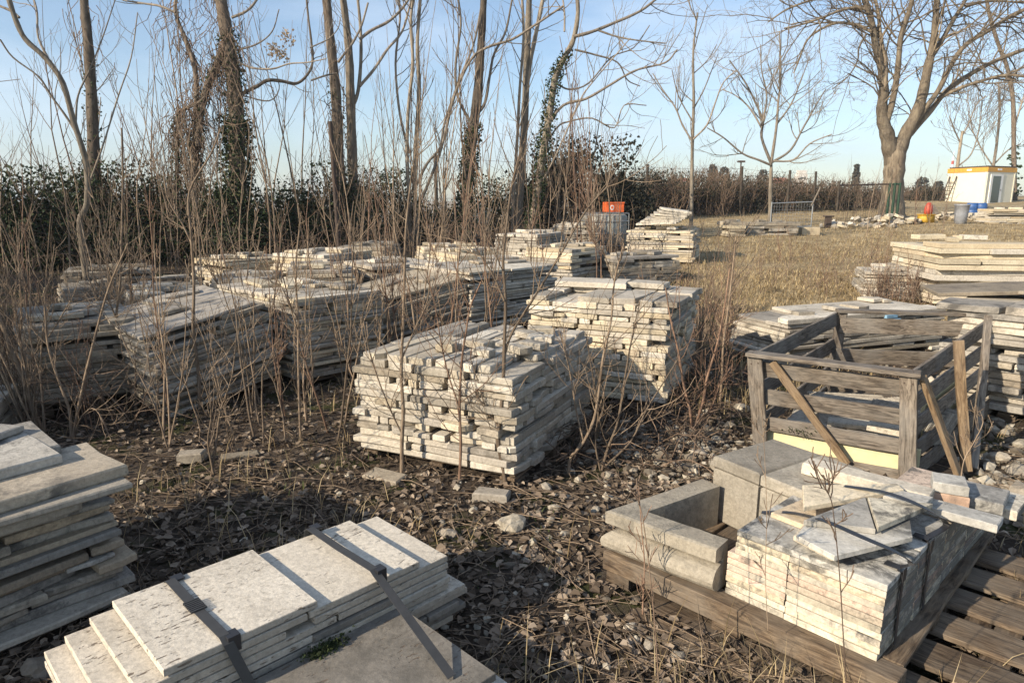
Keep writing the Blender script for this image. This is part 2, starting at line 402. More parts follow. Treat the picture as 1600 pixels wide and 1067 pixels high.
M['ivy'] = attr_mat('ivy_leaf', [(0, (.018, .032, .013)), (.55, (.040, .060, .024)), (.85, (.072, .085, .036)), (1, (.09, .085, .04))], .6, .1, .2)
M['dull'] = attr_mat('dull_leaf', [(0, (.028, .032, .022)), (.5, (.05, .05, .034)), (1, (.085, .07, .048))], .8, .1, .1)
M['litter'] = attr_mat('dead_leaf', [(0, (.045, .033, .023)), (.4, (.115, .085, .060)), (.75, (.21, .162, .12)), (1, (.35, .28, .21))], .8, .08)
M['straw'] = attr_mat('dry_grass', [(0, (.21, .15, .075)), (.5, (.41, .305, .16)), (1, (.60, .48, .29))], .8, .25, .25, 1.1)
M['grass'] = attr_mat('green_grass', [(0, (.04, .06, .015)), (1, (.10, .13, .035))], .7, .25)
M['gravel'] = attr_mat('gravel_stone', [(0, (.10, .082, .062)), (.5, (.24, .205, .16)), (1, (.50, .45, .36))], .9, 0, .2, 25)
M['seed'] = attr_mat('dry_seeds', [(0, (.35, .25, .16)), (1, (.55, .44, .30))], .8, .3)
M['far'] = attr_mat('far_foliage', [(0, (.035, .036, .025)), (1, (.085, .075, .055))], .9)

# ------------------------------------------------------------------ ground
def build_ground():
    ys = np.concatenate([np.arange(-4, 9, .09), 9 * np.power(1.022, np.arange(1, 260))])
    xs0 = np.concatenate([np.arange(0, 6, .09), 6 * np.power(1.03, np.arange(1, 200))])
    xs = np.concatenate([-xs0[:0:-1], xs0])
    X, Y = np.meshgrid(xs, ys)
    Z = ground(X, Y)
    rng = np.random.default_rng(3)
    near = (Y < 10) & (np.abs(X) < 7)
    Z = Z + np.where(near, rng.normal(0, .006, X.shape), 0)
    V = np.stack([X, Y, Z], -1).reshape(-1, 3); nx = len(xs); ny = len(ys)
    i = np.arange(ny - 1)[:, None] * nx + np.arange(nx - 1)[None, :]
    Q = np.stack([i, i + 1, i + nx + 1, i + nx], -1).reshape(-1, 4)
    m, t, b = mat_new('soil')
    pos = N(t, 'ShaderNodeNewGeometry').outputs['Position']
    a = N(t, 'ShaderNodeAttribute', attribute_name='rnd').outputs['Fac']
    soil = ramp(t, [(.3, (.032, .024, .018)), (.5, (.07, .053, .040)), (.62, (.115, .092, .07)), (.75, (.20, .17, .135))]); t.links.new(noise(t, pos, 14, 9, .75), soil.inputs[0])
    mo = ramp(t, [(.54, (0, 0, 0)), (.62, (1, 1, 1))]); t.links.new(noise(t, pos, 2.1, 4, .6), mo.inputs[0])
    c = mixrgb(t, mth(t, 'MULTIPLY', mo.outputs[0], .65), soil.outputs[0], (.045, .055, .012))
    dry = ramp(t, [(.3, (.14, .105, .058)), (.5, (.33, .25, .14)), (.7, (.50, .41, .265))]); t.links.new(noise(t, pos, 1.6, 10, .75), dry.inputs[0])
    fm = ramp(t, [(.38, (0, 0, 0)), (.58, (1, 1, 1))]); t.links.new(mth(t, 'ADD', a, mth(t, 'MULTIPLY', mth(t, 'SUBTRACT', noise(t, pos, .9, 5, .6), .5), .5)), fm.inputs[0])
    c = mixrgb(t, fm.outputs[0], c, dry.outputs[0])
    t.links.new(c, b.inputs['Base Color']); b.inputs['Roughness'].default_value = .95; b.inputs['Specular IOR Level'].default_value = .15
    bump(t, b, noise(t, pos, 30, 8, .75), .9, .03)
    # dry meadow right of the stacks, plain beyond the fence
    fld = sstep((X - 2.6 - (Y - 11) * .03) / 1.5) * sstep((Y - 7.6) / 1.6)
    fld = np.maximum(fld, .8 * sstep((Y - 70) / 30))
    me = mesh_np('ground', V, Q, None, m, True, fld.ravel())
    tag(link('ground', me), kind='structure')
build_ground()

# ------------------------------------------------------------------ stone stacks
_cache = {}
def slab_mesh(Lx, Ly, T, mat, var, rough):
    q = lambda v, s: max(s, round(v / s) * s)
    Lx, Ly, T = q(Lx, .03), q(Ly, .03), q(T, .004)
    key = (round(Lx, 3), round(Ly, 3), round(T, 4), mat, var, rough)
    if key in _cache: return _cache[key]
    r = random.Random(hash(key[:3]) + var * 7919)
    hx, hy = Lx / 2, Ly / 2
    if rough:
        P = [(-hx, -hy), (r.uniform(-.3, .3) * hx, -hy), (hx, -hy), (hx, r.uniform(-.3, .3) * hy), (hx, hy), (r.uniform(-.3, .3) * hx, hy), (-hx, hy)]
        j = min(.016, .07 * min(Lx, Ly)) * rough
    else:
        P = [(-hx, -hy), (hx, -hy), (hx, hy), (-hx, hy)]; j = .0015
    if rough and var % 2 == 1:   # a broken corner
        k = r.choice((0, 2, 4)); px, py = P[k]; P[k] = (px * (1 - r.uniform(.05, .25)), py * (1 - r.uniform(.02, .2)))
    P = [(x + r.uniform(-j, j), y + r.uniform(-j, j)) for x, y in P]
    mb = MB(); mb.prism(P, 0, T, min(.006 if rough else .002, T * .2))
    if rough:
        mb.v = [(x, y, z + r.uniform(-.002, .002) * rough) for x, y, z in mb.v]
    me = mb.mesh('slab', M[mat]); _cache[key] = me
    return me
FOOT = []
def slab(parent, Lx, Ly, T, x, y, z, rz=0, mat='lime', var=0, rough=1, rx=0, ry=0, name='slab'):
    o = link(name, slab_mesh(Lx, Ly, T, mat, var, rough), parent)
    o.location = (x, y, z); o.rotation_euler = (rx, ry, rz)
    return o
def frame3(l, c, r=None, Lv=None):
    """base corners as points: left, near, right -> centre, yaw, length, depth"""
    l, c = np.array(l[:2]), np.array(c[:2]); x = c - l; Lu = np.linalg.norm(x); x /= Lu; y = np.array([-x[1], x[0]])
    if Lv is None: Lv = max(.3, abs((np.array(r[:2]) - c) @ y))
    ctr = l + x * Lu / 2 + y * Lv / 2
    return ctr, math.atan2(x[1], x[0]), Lu, Lv
def pallet_under(ctr, yaw, Lu, Lv, z, label, h=.085):
    t = thing('wooden_pallet', label, 'pallet', (ctr[0], ctr[1], z), yaw, 'wooden pallets under the stone stacks')
    for fx in (-.46, 0, .46):
        for fy in (-.44, 0, .44):
            mb = MB(); mb.bbox(-.06, .06, -.05, .05, -.03, h - .045); o = mb.build('block', M['pallet'], t); o.location = (fx * Lu, fy * Lv, 0)
    for fx in (-.46, 0, .46):
        mb = MB(); mb.bbox(-Lv / 2, Lv / 2, -.05, .05, 0, .022); o = mb.build('stringer', M['pallet'], t); o.location = (fx * Lu, 0, h - .045); o.rotation_euler = (0, 0, math.pi / 2)
    n = 6
    for k in range(n):
        mb = MB(); mb.bbox(-Lu / 2, Lu / 2, -.045, .045, 0, .022); o = mb.build('deck_board', M['pallet'], t); o.location = (0, (-.45 + .9 * k / (n - 1)) * Lv, h - .0225)
    return h
def make_stack(label, l, c, r=None, top=None, Lv=None, height=None, t=(.04, .05), pw=(.1, .3), pd=(1, 2), mats=('lime',), seed=1, jit=.012,
               skip=.05, rough=1, pallet=True, shear=(0, 0), tilt=(0, 0), loose=6, group=None, name='stone_stack', flat=False, cat='stone stack', steps=0):
    rng = random.Random(seed)
    P3 = lambda p: G(*p) if len(p) == 2 else np.array(p)
    l, c = P3(l), P3(c); r = P3(r) if r is not None else None
    ctr, yaw, Lu, Lv = frame3(l, c, r, Lv)
    z0 = min(gz(ctr[0], ctr[1]), gz(c[0], c[1]) + .05)
    h0 = 0.0
    FOOT.append((ctr, yaw, Lu, Lv))
    if pallet: h0 = pallet_under(ctr, yaw, Lu - .06, Lv - .06, z0, 'wooden pallet under the ' + ' '.join(label.split()[:11]))
    if height is None: height = top_z(c, top) - z0
    root = thing(name, label, cat, (ctr[0], ctr[1], z0 + h0), yaw, group)
    root.rotation_euler = (tilt[0], tilt[1], yaw)
    z = 0.0; n = 0; Ht = height - h0
    while z < Ht - .015:
        T = rng.uniform(*t)
        last = z + T >= Ht - .03
        ox, oy = shear[0] * z + rng.uniform(-jit, jit), shear[1] * z + rng.uniform(-jit, jit)
        along = rng.random() < .55
        A, B = (Lu, Lv) if along else (Lv, Lu)
        shrink = 1 - steps * max(0, z / Ht - .6)
        A *= shrink; B *= shrink
        a = -A / 2
        while a < A / 2 - .03:
            wdt = rng.uniform(*pw)
            if A / 2 - a - wdt < pw[0] * .6: wdt = A / 2 - a
            cuts = rng.randint(*pd)
            bs = [-B / 2] + sorted(rng.uniform(-.3, .3) * B for _ in range(cuts - 1)) + [B / 2]
            for b0, b1 in zip(bs, bs[1:]):
                if b1 - b0 < .04: continue
                if rng.random() < (skip if not callable(skip) else skip(z)): continue
                lx, ly = wdt - rng.uniform(.003, .012), b1 - b0 - rng.uniform(.003, .012)
                ex = rng.uniform(-1, 1) * jit
                px, py = a + wdt / 2 + ex * .3, (b0 + b1) / 2 + rng.uniform(-1, 1) * jit
                TT = T * (1 if rng.random() < .8 else rng.uniform(.75, 1.0)) - .0015
                if last and rng.random() < .3: TT *= 1.25
                m = mats[rng.randrange(len(mats))]
                var = rng.randrange(6)
                rz = rng.uniform(-1, 1) * .018 * (jit / .012)
                if along: slab(root, lx, ly, TT, px + ox, py + oy, z, rz, m, var, rough)
                else: slab(root, ly, lx, TT, py + ox, px + oy, z, rz, m, var, rough)
                n += 1
            a += wdt
        z += T
    zt = z
    for k in range(loose):
        lx = rng.uniform(.12, min(.5, Lu * .5)); ly = rng.uniform(.08, .2); T = rng.uniform(*t)
        slab(root, lx, ly, T, rng.uniform(-.5, .5) * (Lu * .9 - lx) + shear[0] * zt, rng.uniform(-.42, .42) * (Lv - ly) + shear[1] * zt, zt + .001 * k, rng.choice((0, math.pi / 2, .3, -.2)) + rng.uniform(-.1, .1), mats[k % len(mats)], rng.randrange(6), rough, rng.uniform(-.02, .02), rng.uniform(-.02, .02))
    return root, zt, (ctr, yaw, Lu, Lv, z0 + h0 + zt)

# --- nearest stacks
M['marble_warm'] = stone('brown_marble', [(.40, .32, .23), (.45, .37, .27), (.36, .30, .23)], (.10, .08, .06), .48, .64, .8, scale=6)
make_stack('tall stack of dark weathered marble slabs beside the strapped travertine bundle', (-2.62, 1.42, 0), tuple(U(212, 935, 0)), Lv=.85, height=.57, t=(.026, .044), pw=(.2, .8), pd=(2, 3), mats=('marble', 'marble', 'lime_grey', 'marble_warm'), seed=12, jit=.034, skip=lambda z: .2 if z < .30 else .05, loose=0, pallet=False, shear=(-.07, 0))
def extra_slab_stack():
    ctr, yaw, Lu, Lv = frame3((-2.62, 1.42), U(205, 930, 0), None, .85)
    root = [o for o in bpy.data.objects if o.name == 'stone_stack'][0]
    x = np.array([math.cos(yaw), math.sin(yaw)]); y = np.array([-x[1], x[0]]); zr = root.location.z
    def put(n_px, f_px, z, ln, T, mat, var, rz=0.0):
        n = U(*n_px, z); f = U(*f_px, z); wd = abs((f - n)[:2] @ y)
        c = n[:2] - x * ln / 2 + y * wd / 2; d = c - ctr
        slab(root, ln, wd, T, d @ x, d @ y, z - T - zr, rz, mat, var, 1)
    put((204, 745), (140, 712), .598, 1.3, .028, 'lime_grey', 0)
    put((196, 722), (126, 688), .645, 1.3, .046, 'marble', 2)
    put((92, 708), (22, 668), .69, .9, .044, 'marble', 0, .04)
    put((94, 690), (50, 652), .685, .30, .038, 'marble', 3, -.12)
    put((22, 672), (0, 655), .725, .3, .03, 'marble', 3, .5)
extra_slab_stack()

E = make_stack('stack of short rough white stone strips with bare saplings in front of it', (562, 712), (806, 766), (936, 668), top=600, t=(.042, .05), pw=(.07, .26), pd=(2, 3), mats=('lime', 'lime', 'lime', 'lime_grey'), seed=5, jit=.018, skip=.045, loose=0)
def pile_top(st, mats, seed, n, size=(.1, .5), wid=(.07, .13), T=(.04, .055)):
    root, zt, (ctr, yaw, Lu, Lv, _) = st; rng = random.Random(seed)
    a = -Lu / 2 + .02
    while a < Lu / 2 - .08:
        wd = rng.uniform(*wid); y0 = -Lv / 2 + rng.uniform(0, .05)
        while y0 < Lv / 2 - .12:
            ln = rng.uniform(*size); ln = min(ln, Lv / 2 - y0)
            if ln > .07 and rng.random() < .86:
                slab(root, wd - .006, ln - .01, rng.uniform(*T), a + wd / 2, y0 + ln / 2, zt, rng.uniform(-.04, .04), mats[rng.randrange(len(mats))], rng.randrange(6), 1)
            y0 += ln
        a += wd
    for k in range(n):
        slab(root, rng.uniform(.1, .2), rng.uniform(.07, .12), rng.uniform(*T), rng.uniform(-.1, .42) * Lu, rng.uniform(-.4, .45) * Lv, zt + .052, rng.uniform(-.5, .5), mats[k % len(mats)], rng.randrange(6), 1)
pile_top(E, ('lime', 'lime', 'lime_grey'), 8, 9, (.25, .75))
F = make_stack('tall stack of cream stone blocks with shadowed lower courses behind the short strips', (824, 622), (1037, 656), (1144, 604), top=484, t=(.04, .048), pw=(.08, .28), pd=(2, 3), mats=('pine', 'lime', 'lime', 'pine'), seed=9, jit=.014, skip=.05, loose=0)
pile_top(F, ('lime', 'lime_grey'), 4, 0, (.2, .6), (.12, .3))
slab(F[0], .62, .34, .05, -.25, .12, F[1] + .054, .1, 'lime', 2, 1, .02, .0)
slab(F[0], .34, .2, .05, .22, .22, F[1] + .054, -.1, 'lime_grey', 2, 1)
Gs = make_stack('long low stack of pale slabs with blue paint marks behind the wooden crate', (1140, 560), (1226, 590), Lv=2.1, top=500, t=(.035, .045), pw=(.25, .6), pd=(1, 2), mats=('lime', 'lime_grey'), seed=14, jit=.012, loose=5)
for k in range(3):
    slab(Gs[0], .02, .16, .032, Gs[2][2] / 2 + .014, .25 + .05 * k, Gs[1] - .05 - .042 * k, 0, 'bluepaint', k, 0, name='paint_mark')
make_stack('wide stack of clean cream slabs on spacers at the meadow edge', (1456, 482), (1760, 486), Lv=1.6, top=386, t=(.06, .085), pw=(.5, 1.3), pd=(1, 2), mats=('pine', 'pine', 'lime'), seed=21, jit=.03, skip=.06, loose=5, pallet=False)
H2 = make_stack('stack of grey slabs close behind the wooden crate', (1452, 640), (1700, 690), Lv=1.3, top=494, t=(.04, .055), pw=(.35, .8), pd=(1, 2), mats=('lime_grey', 'lime', 'marble'), seed=22, jit=.03, skip=.04, loose=3)
slab(H2[0], .95, .5, .03, -.35, .2, H2[1] + .03, .5, 'old', 2, 1, .03, -.07)
slab(H2[0], .6, .4, .03, .2, .1, H2[1] + .05, -.3, 'old', 4, 1, .0, -.05)
# --- middle distance, left
make_stack('low grey slab stack behind the dark weathered marble slabs', (-3.05, 3.35, 0), tuple(G(40, 655)), Lv=.8, top=600, t=(.05, .07), pw=(.3, .6), pd=(1, 2), mats=('lime_grey', 'marble'), seed=41, loose=2, pallet=False)
make_stack('brown stack of thin slabs behind a thicket of thorny saplings', (58, 664), (240, 628), Lv=1.3, top=500, t=(.035, .05), pw=(.3, .8), pd=(1, 2), mats=('old', 'lime_grey', 'old'), seed=31, jit=.02, loose=5)
make_stack('slumped stack of thin grey slabs leaning over in the thicket', (256, 652), (444, 612), Lv=1.2, height=.78, t=(.028, .038), pw=(.4, .95), pd=(1, 1), mats=('lime_grey', 'lime_grey', 'old'), seed=32, jit=.03, tilt=(.02, -.17), loose=4)
make_stack('square stack of pale bricks with a white lit side behind the slumped grey slabs', (350, 562), (468, 612), (594, 576), top=466, t=(.03, .04), pw=(.1, .4), pd=(1, 2), mats=('pine', 'lime', 'lime_grey'), seed=33, jit=.015, loose=6)
make_stack('leaning stack of thin brown slabs fanned like pages', (604, 552), (738, 530), Lv=1.1, height=.66, t=(.028, .04), pw=(.5, 1.0), pd=(1, 1), mats=('lime_grey', 'old'), seed=34, jit=.03, tilt=(.03, -.20), loose=3)
make_stack('stack of evenly sawn grey slabs between the fanned slabs and the cream blocks', (736, 532), (870, 506), Lv=1.2, top=414, t=(.03, .04), pw=(.3, .7), pd=(1, 2), mats=('lime_grey', 'lime'), seed=35, jit=.012, loose=3)
# --- rows farther back
back = [
 ('flat grey stack with a dark plank lying on its front edge', (100, 486), (325, 470), None, 447, 1.0, ('old', 'lime_grey'), .6),
 ('grey stone stack sunk in brushwood below the ivy bushes', (95, 462), (240, 455), None, 428, 1.0, ('old', 'old'), .3),
 ('stone stack with two lit tiers under the twin ivy trunks', (302, 446), (352, 456), (404, 446), 412, None, ('pine', 'lime'), .3),
 ('low stack of yellowish slabs under the pair of grey trunks', (425, 450), (516, 458), (580, 446), 408, None, ('pine', 'lime'), .4),
 ('hummock of tumbled grey slabs at the foot of the forked trunk', (520, 432), (600, 436), (660, 424), 392, None, ('old', 'lime_grey'), .2),
 ('flat slab stack with a thin yellow top course under the leaning ivy trunk', (662, 436), (760, 430), None, 392, .9, ('pine', 'lime'), .4),
 ('tall pale stack with ragged white edge beside the water tank', (772, 428), (840, 432), (882, 420), 372, None, ('lime', 'lime_grey'), .3),
 ('square stack of sawn stone with one white face and one dark face', (818, 440), (893, 450), (962, 438), 396, None, ('pine', 'lime_grey'), .3),
 ('ragged stack of brown broken slabs beside the square sawn stack', (962, 448), (1062, 442), None, 404, .8, ('old', 'lime_grey'), .3),
 ('cream stack with a humped sheet of slabs on top at the meadow corner', (976, 408), (1082, 414), (1134, 404), 368, None, ('pine', 'lime'), .5),
 ('pile of broken slab pieces in front of the water tank', (858, 396), (932, 398), (945, 392), 358, None, ('lime', 'old', 'lime_grey'), .15),
 ('brown slab stack right behind the slumped grey slabs', (200, 520), (345, 508), None, 462, 1.2, ('old', 'lime_grey'), .5),
 ('pale slab stack squeezed between the twin-tier stack and the yellowish slabs', (330, 492), (432, 486), None, 440, 1.1, ('lime', 'lime_grey'), .4),
 ('weathered slab stack behind the square pale bricks', (450, 492), (560, 484), None, 430, 1.1, ('lime_grey', 'pine'), .4),
 ('grey slab stack between the tumbled hummock and the sawn grey slabs', (585, 478), (700, 468), None, 418, 1.2, ('lime_grey', 'lime'), .4),
 ('pale slab stack behind the sawn grey slabs', (715, 468), (815, 458), None, 404, 1.2, ('lime', 'pine'), .4),
 ('low pale stack sunk in reddish weeds at the meadow edge', (1345, 466), (1462, 470), None, 436, 1.0, ('lime_grey', 'lime'), .4),
]
for k, (lab, l, c, r, top, Lv, mats, pw) in enumerate(back):
    make_stack(lab, l, c, r, top=top - 5, Lv=Lv or 1.3, t=(.045, .06), pw=(pw * .7, pw * 1.8), pd=(1, 2), mats=mats, seed=60 + k, jit=.035 if pw < .25 else .02, skip=.05, rough=1, pallet=False, loose=8, steps=.15)
S10 = [o for o in bpy.data.objects if o.get('label', '').startswith('cream stack with a humped')][0]
for k in range(7):
    slab(S10, .9 - .05 * k, .7, .05, -.15 + .06 * k, .1, .78 + .045 * k, .05 * k, 'lime', k % 6, 1, .04, -.05 + .03 * k)
def far_stack(label, px0, px1, py, top, Y, mats, seed):
    a, b = D(px0, py, Y), D(px1, py, Y); a[2] = b[2] = 0
    rng = random.Random(seed)
    make_stack(label, tuple(a), tuple(b), Lv=.9, height=max(.2, (py - top) / FPX * Y), t=(.06, .09), pw=(.3, .9), pd=(1, 1), mats=mats, seed=seed, jit=.04, pallet=False, loose=4)
far_stack('small brown slab pile at the far left corner of the meadow', 1136, 1165, 362, 343, 21, ('old', 'pine'), 81)
far_stack('long brown slab pile under the steel mesh panel', 1168, 1246, 362, 344, 21.5, ('old', 'lime_grey'), 82)
far_stack('white slab stack beside the grey bin near the site cabin', 1545, 1640, 354, 334, 27, ('pine', 'lime'), 83)
o = MB(); o.bbox(-.28, .28, -.15, .15, 0, .26, .012); p = D(1264, 362, 22)
o = o.build('stone_block', M['pine']); o.location = (p[0], p[1], gz(p[0], p[1])); tag(o, 'single cream stone block lying alone on the far meadow edge', 'stone block')
mb = MB(); mb.bbox(-.55, .55, -.05, .05, 0, .05); o = mb.build('plank', M['dark_wood']); p = G(262, 474); o.location = (p[0], p[1], gz(p[0], p[1]) + .33); o.rotation_euler = (0, 0, .12); tag(o, 'dark wooden plank lying along the flat grey stack', 'plank')

# ------------------------------------------------------------------ strapped travertine bundle
def bundle():
    zt = .40
    a = U(172, 940, zt); b = U(398, 857, zt); x = b[:2] - a[:2]; x /= np.linalg.norm(x); yaw = math.atan2(x[1], x[0])
    y = np.array([-x[1], x[0]])
    near = U(245, 1048, zt); W = abs((near[:2] - a[:2]) @ y)
    o0 = a[:2] - y * W / 2                       # start of the highest slab, on the axis
    root = thing('travertine_bundle', 'strapped bundle of sawn pale travertine slabs stepped at its near end', 'stone stack', (o0[0], o0[1], 0), yaw)
    T = .026; g = .0032
    L1 = np.linalg.norm(U(398, 857, zt)[:2] - a[:2])
    def s(x0, x1, k, w=W, dy=0.0, m='trav', rz=0.0):
        o = slab(root, x1 - x0, w, T, (x0 + x1) / 2, dy, zt - T - k * (T + g), rz, m, random.Random(int(x0 * 100) + k).randrange(6), 0)
    rng = random.Random(7)
    far = U(697, 864, zt - .055); Lr = float((far[:2] - o0) @ x); L2 = float((U(665, 880, zt - .028)[:2] - o0) @ x)
    #                                    # length to the far end, from the highest slab's start
    s(0, L1, 0)
    st1 = float((U(143, 962, zt - .029)[:2] - o0) @ x); st2 = float((U(99, 991, zt - .058)[:2] - o0) @ x); st3 = float((U(75, 1019, zt - .087)[:2] - o0) @ x)
    s(st1, L1 - .05, 1); s(L1 - .04, L2, 1, W, .0)
    s(st2, L1 - .12, 2); s(L1 - .02, Lr, 2)
    s(st3, .10, 3, W, .004, 'trav'); s(.104, L1 + .06, 3, W); s(L1 + .07, Lr, 3)
    for k in range(4, 12):
        c1 = rng.uniform(.02, .2); c2 = c1 + rng.uniform(.36, .5)
        end = Lr + (.0 if k < 7 else rng.uniform(.0, .09))
        c3 = min(end - .16, c2 + rng.uniform(.25, .38))
        hole = rng.choice((0, 0, 1)) if k in (5, 6, 8) else 0
        ww = W + (0 if k < 7 else rng.uniform(0, .03))
        m = lambda: rng.choice(('trav', 'trav', 'trav', 'trav_grey_shade'))
        st = st3 + rng.uniform(-.012, .02)
        s(st, c1 - .003, k, ww, rng.uniform(-.008, .008), m()); s(c1, c2 - .003, k, ww, rng.uniform(-.02, .012), m())
        s(c2 + (.09 if hole else 0), c3 - .003, k, ww, rng.uniform(-.012, .012), m()); s(c3, end, k, ww, rng.uniform(-.008, .008), m())
    # lower bundle lying against it
    z2 = .235
    c1 = U(657, 971, z2); c2 = U(780, 1050, z2)
    loc = lambda p: np.array([(p[:2] - o0) @ x, (p[:2] - o0) @ y])
    q1, q2 = loc(c1), loc(c2)
    r2 = thing('travertine_bundle', 'lower bundle of sawn travertine with shade-darkened top lying beside the strapped bundle', 'stone stack', (o0[0], o0[1], 0), yaw)
    ye = -W / 2 - .02
    for k in range(8):
        ex = q1[0] + (0 if k == 0 else rng.uniform(-.02, .05)); Wb = .50
        for (x0, x1) in ((ex - .62, ex), (ex - 1.25, ex - .625)):
            slab(r2, x1 - x0, Wb, .027, (x0 + x1) / 2, ye - Wb / 2 - rng.uniform(0, .012), z2 - .027 - k * .0285, 0, 'trav_grey_shade' if k == 0 else 'trav', rng.randrange(6), 0)  # top course gets the darker stone, shade put into its colour
    # straps
    def strap(xs, label, endx, yend, zend):
        st = thing('strap', label, 'strap', (o0[0], o0[1], 0), yaw, 'straps round the travertine bundle')
        top = zt + .003
        mb = MB(); wd = .016
        P = [(xs, W / 2 + .006, .03), (xs, W / 2 + .008, top - .01), (xs, W / 2 - .012, top + .005), (xs + .0, 0, top + .003), (xs + .004, -W / 2 + .012, top + .005), (xs + .006, -W / 2 - .012, top - .012), (endx, yend, zend)]
        for (x0, y0, z0), (x1, y1, z1) in zip(P, P[1:]):
            d = np.array([0, y1 - y0, z1 - z0]); nn = np.array([0, -d[2], d[1]]); nn = nn / np.linalg.norm(nn) * .0012
            if nn[2] < 0 or (abs(nn[2]) < 1e-4): nn = nn * 1
            V = []
            for (px, py, pz) in ((x0, y0, z0), (x1, y1, z1)):
                for sgn in (1, -1):
                    V.append((px - wd, py + sgn * nn[1], pz + sgn * nn[2])); V.append((px + wd, py + sgn * nn[1], pz + sgn * nn[2]))
            mb.add(V, [(0, 1, 5, 4), (3, 2, 6, 7), (1, 3, 7, 5), (2, 0, 4, 6), (0, 2, 3, 1), (4, 5, 7, 6)])
        mb.build('band', M['strap'], st)
        for sy_ in (-1, 1):
            g_ = MB(); yy = sy_ * W / 2
            y0, y1 = (yy - .004, yy + .03) if sy_ < 0 else (yy - .03, yy + .004)
            g_.box(xs + wd - .01, xs + wd + .028, y0, y1, zt + .0015, zt + .0075)
            y0, y1 = (yy - .010, yy - .004) if sy_ < 0 else (yy + .004, yy + .010)
            g_.box(xs + wd - .01, xs + wd + .028, y0, y1, zt - .045, zt + .0075)
            g_.build('corner_guard', M['black'], st)
        if label.startswith('near'):
            bk = MB()
            for q in range(7): bk.box(xs - .024, xs + .026, .03 - q * .011, .036 - q * .011, top + .003, top + .010)
            bk.build('ratchet', M['strap'], st)
    P1 = loc(U(300, 945, zt)); strap(P1[0] + .0, 'nearer grey strap over the highest travertine slab', P1[0] + .10, -W / 2 - .09, .05)
    P2 = loc(U(545, 868, zt)); e2 = loc(U(690, 1050, z2)); strap(P2[0], 'farther grey strap running down across the lower travertine bundle', e2[0], e2[1] - .05, z2 + .012)
    lb = LB(); rr = np.random.default_rng(6); lb.add(np.stack([rr.normal(0, .035, 420), rr.normal(0, .013, 420), np.abs(rr.normal(0, .014, 420))], 1), .011, rr)
    o = link('moss_tuft', lb.mesh('moss_tuft', M['moss'], rr)); q = loc(U(530, 1035, z2)); p = o0 + x * q[0] + y * (ye - .03); o.location = (p[0], p[1], z2); o.rotation_euler = (0, 0, yaw); tag(o, 'small green moss tuft growing in the joint between the two travertine bundles', 'moss', kind='stuff')
bundle()

# ------------------------------------------------------------------ boards, crate
def board(name, p0, p1, width, thick, mat, parent, face, taper=0):
    """a board from p0 to p1; its broad side faces `face`"""
    p0, p1 = np.array(p0, float), np.array(p1, float); d = p1 - p0; Ln = np.linalg.norm(d); X = d / Ln
    Zf = np.array(face, float); Zf -= X * (Zf @ X); Zf /= np.linalg.norm(Zf); Yv = np.cross(Zf, X)
    mb = MB(); h = width / 2
    r_ = random.Random(int(abs(p0[0] * 977 + p1[1] * 331 + p0[2] * 71) * 10))
    n = 5; P = [(-Ln / 2 + Ln * i / n, -h + r_.uniform(-.003, .003)) for i in range(n + 1)] + [(Ln / 2 - Ln * i / n, h + r_.uniform(-.003, .003)) for i in range(n + 1)]
    mb.prism(P, -thick / 2, thick / 2, .003)
    o = mb.build(name, M[mat], parent)
    mtx = Matrix(((X[0], Yv[0], Zf[0], 0), (X[1], Yv[1], Zf[1], 0), (X[2], Yv[2], Zf[2], 0), (0, 0, 0, 1)))
    c = (p0 + p1) / 2; mtx.translation = Vector(c)
    o.matrix_local = mtx
    if mat == 'crate' and width > .085 and Ln > .5:
        for sx_ in (-1, 1):
            for sy_ in (-.25, .22):
                n_ = link('nail', nail_mesh(), o); n_.location = (sx_ * (Ln / 2 - .035 - r_.uniform(0, .012)), sy_ * width, thick / 2)
    return o
_nail = []
def nail_mesh():
    if not _nail:
        mb = MB(); mb.lathe([(.0055, -.002), (.0055, .0012), (.003, .002)], 7); _nail.append(mb.mesh('nail', M['rust']))
    return _nail[0]
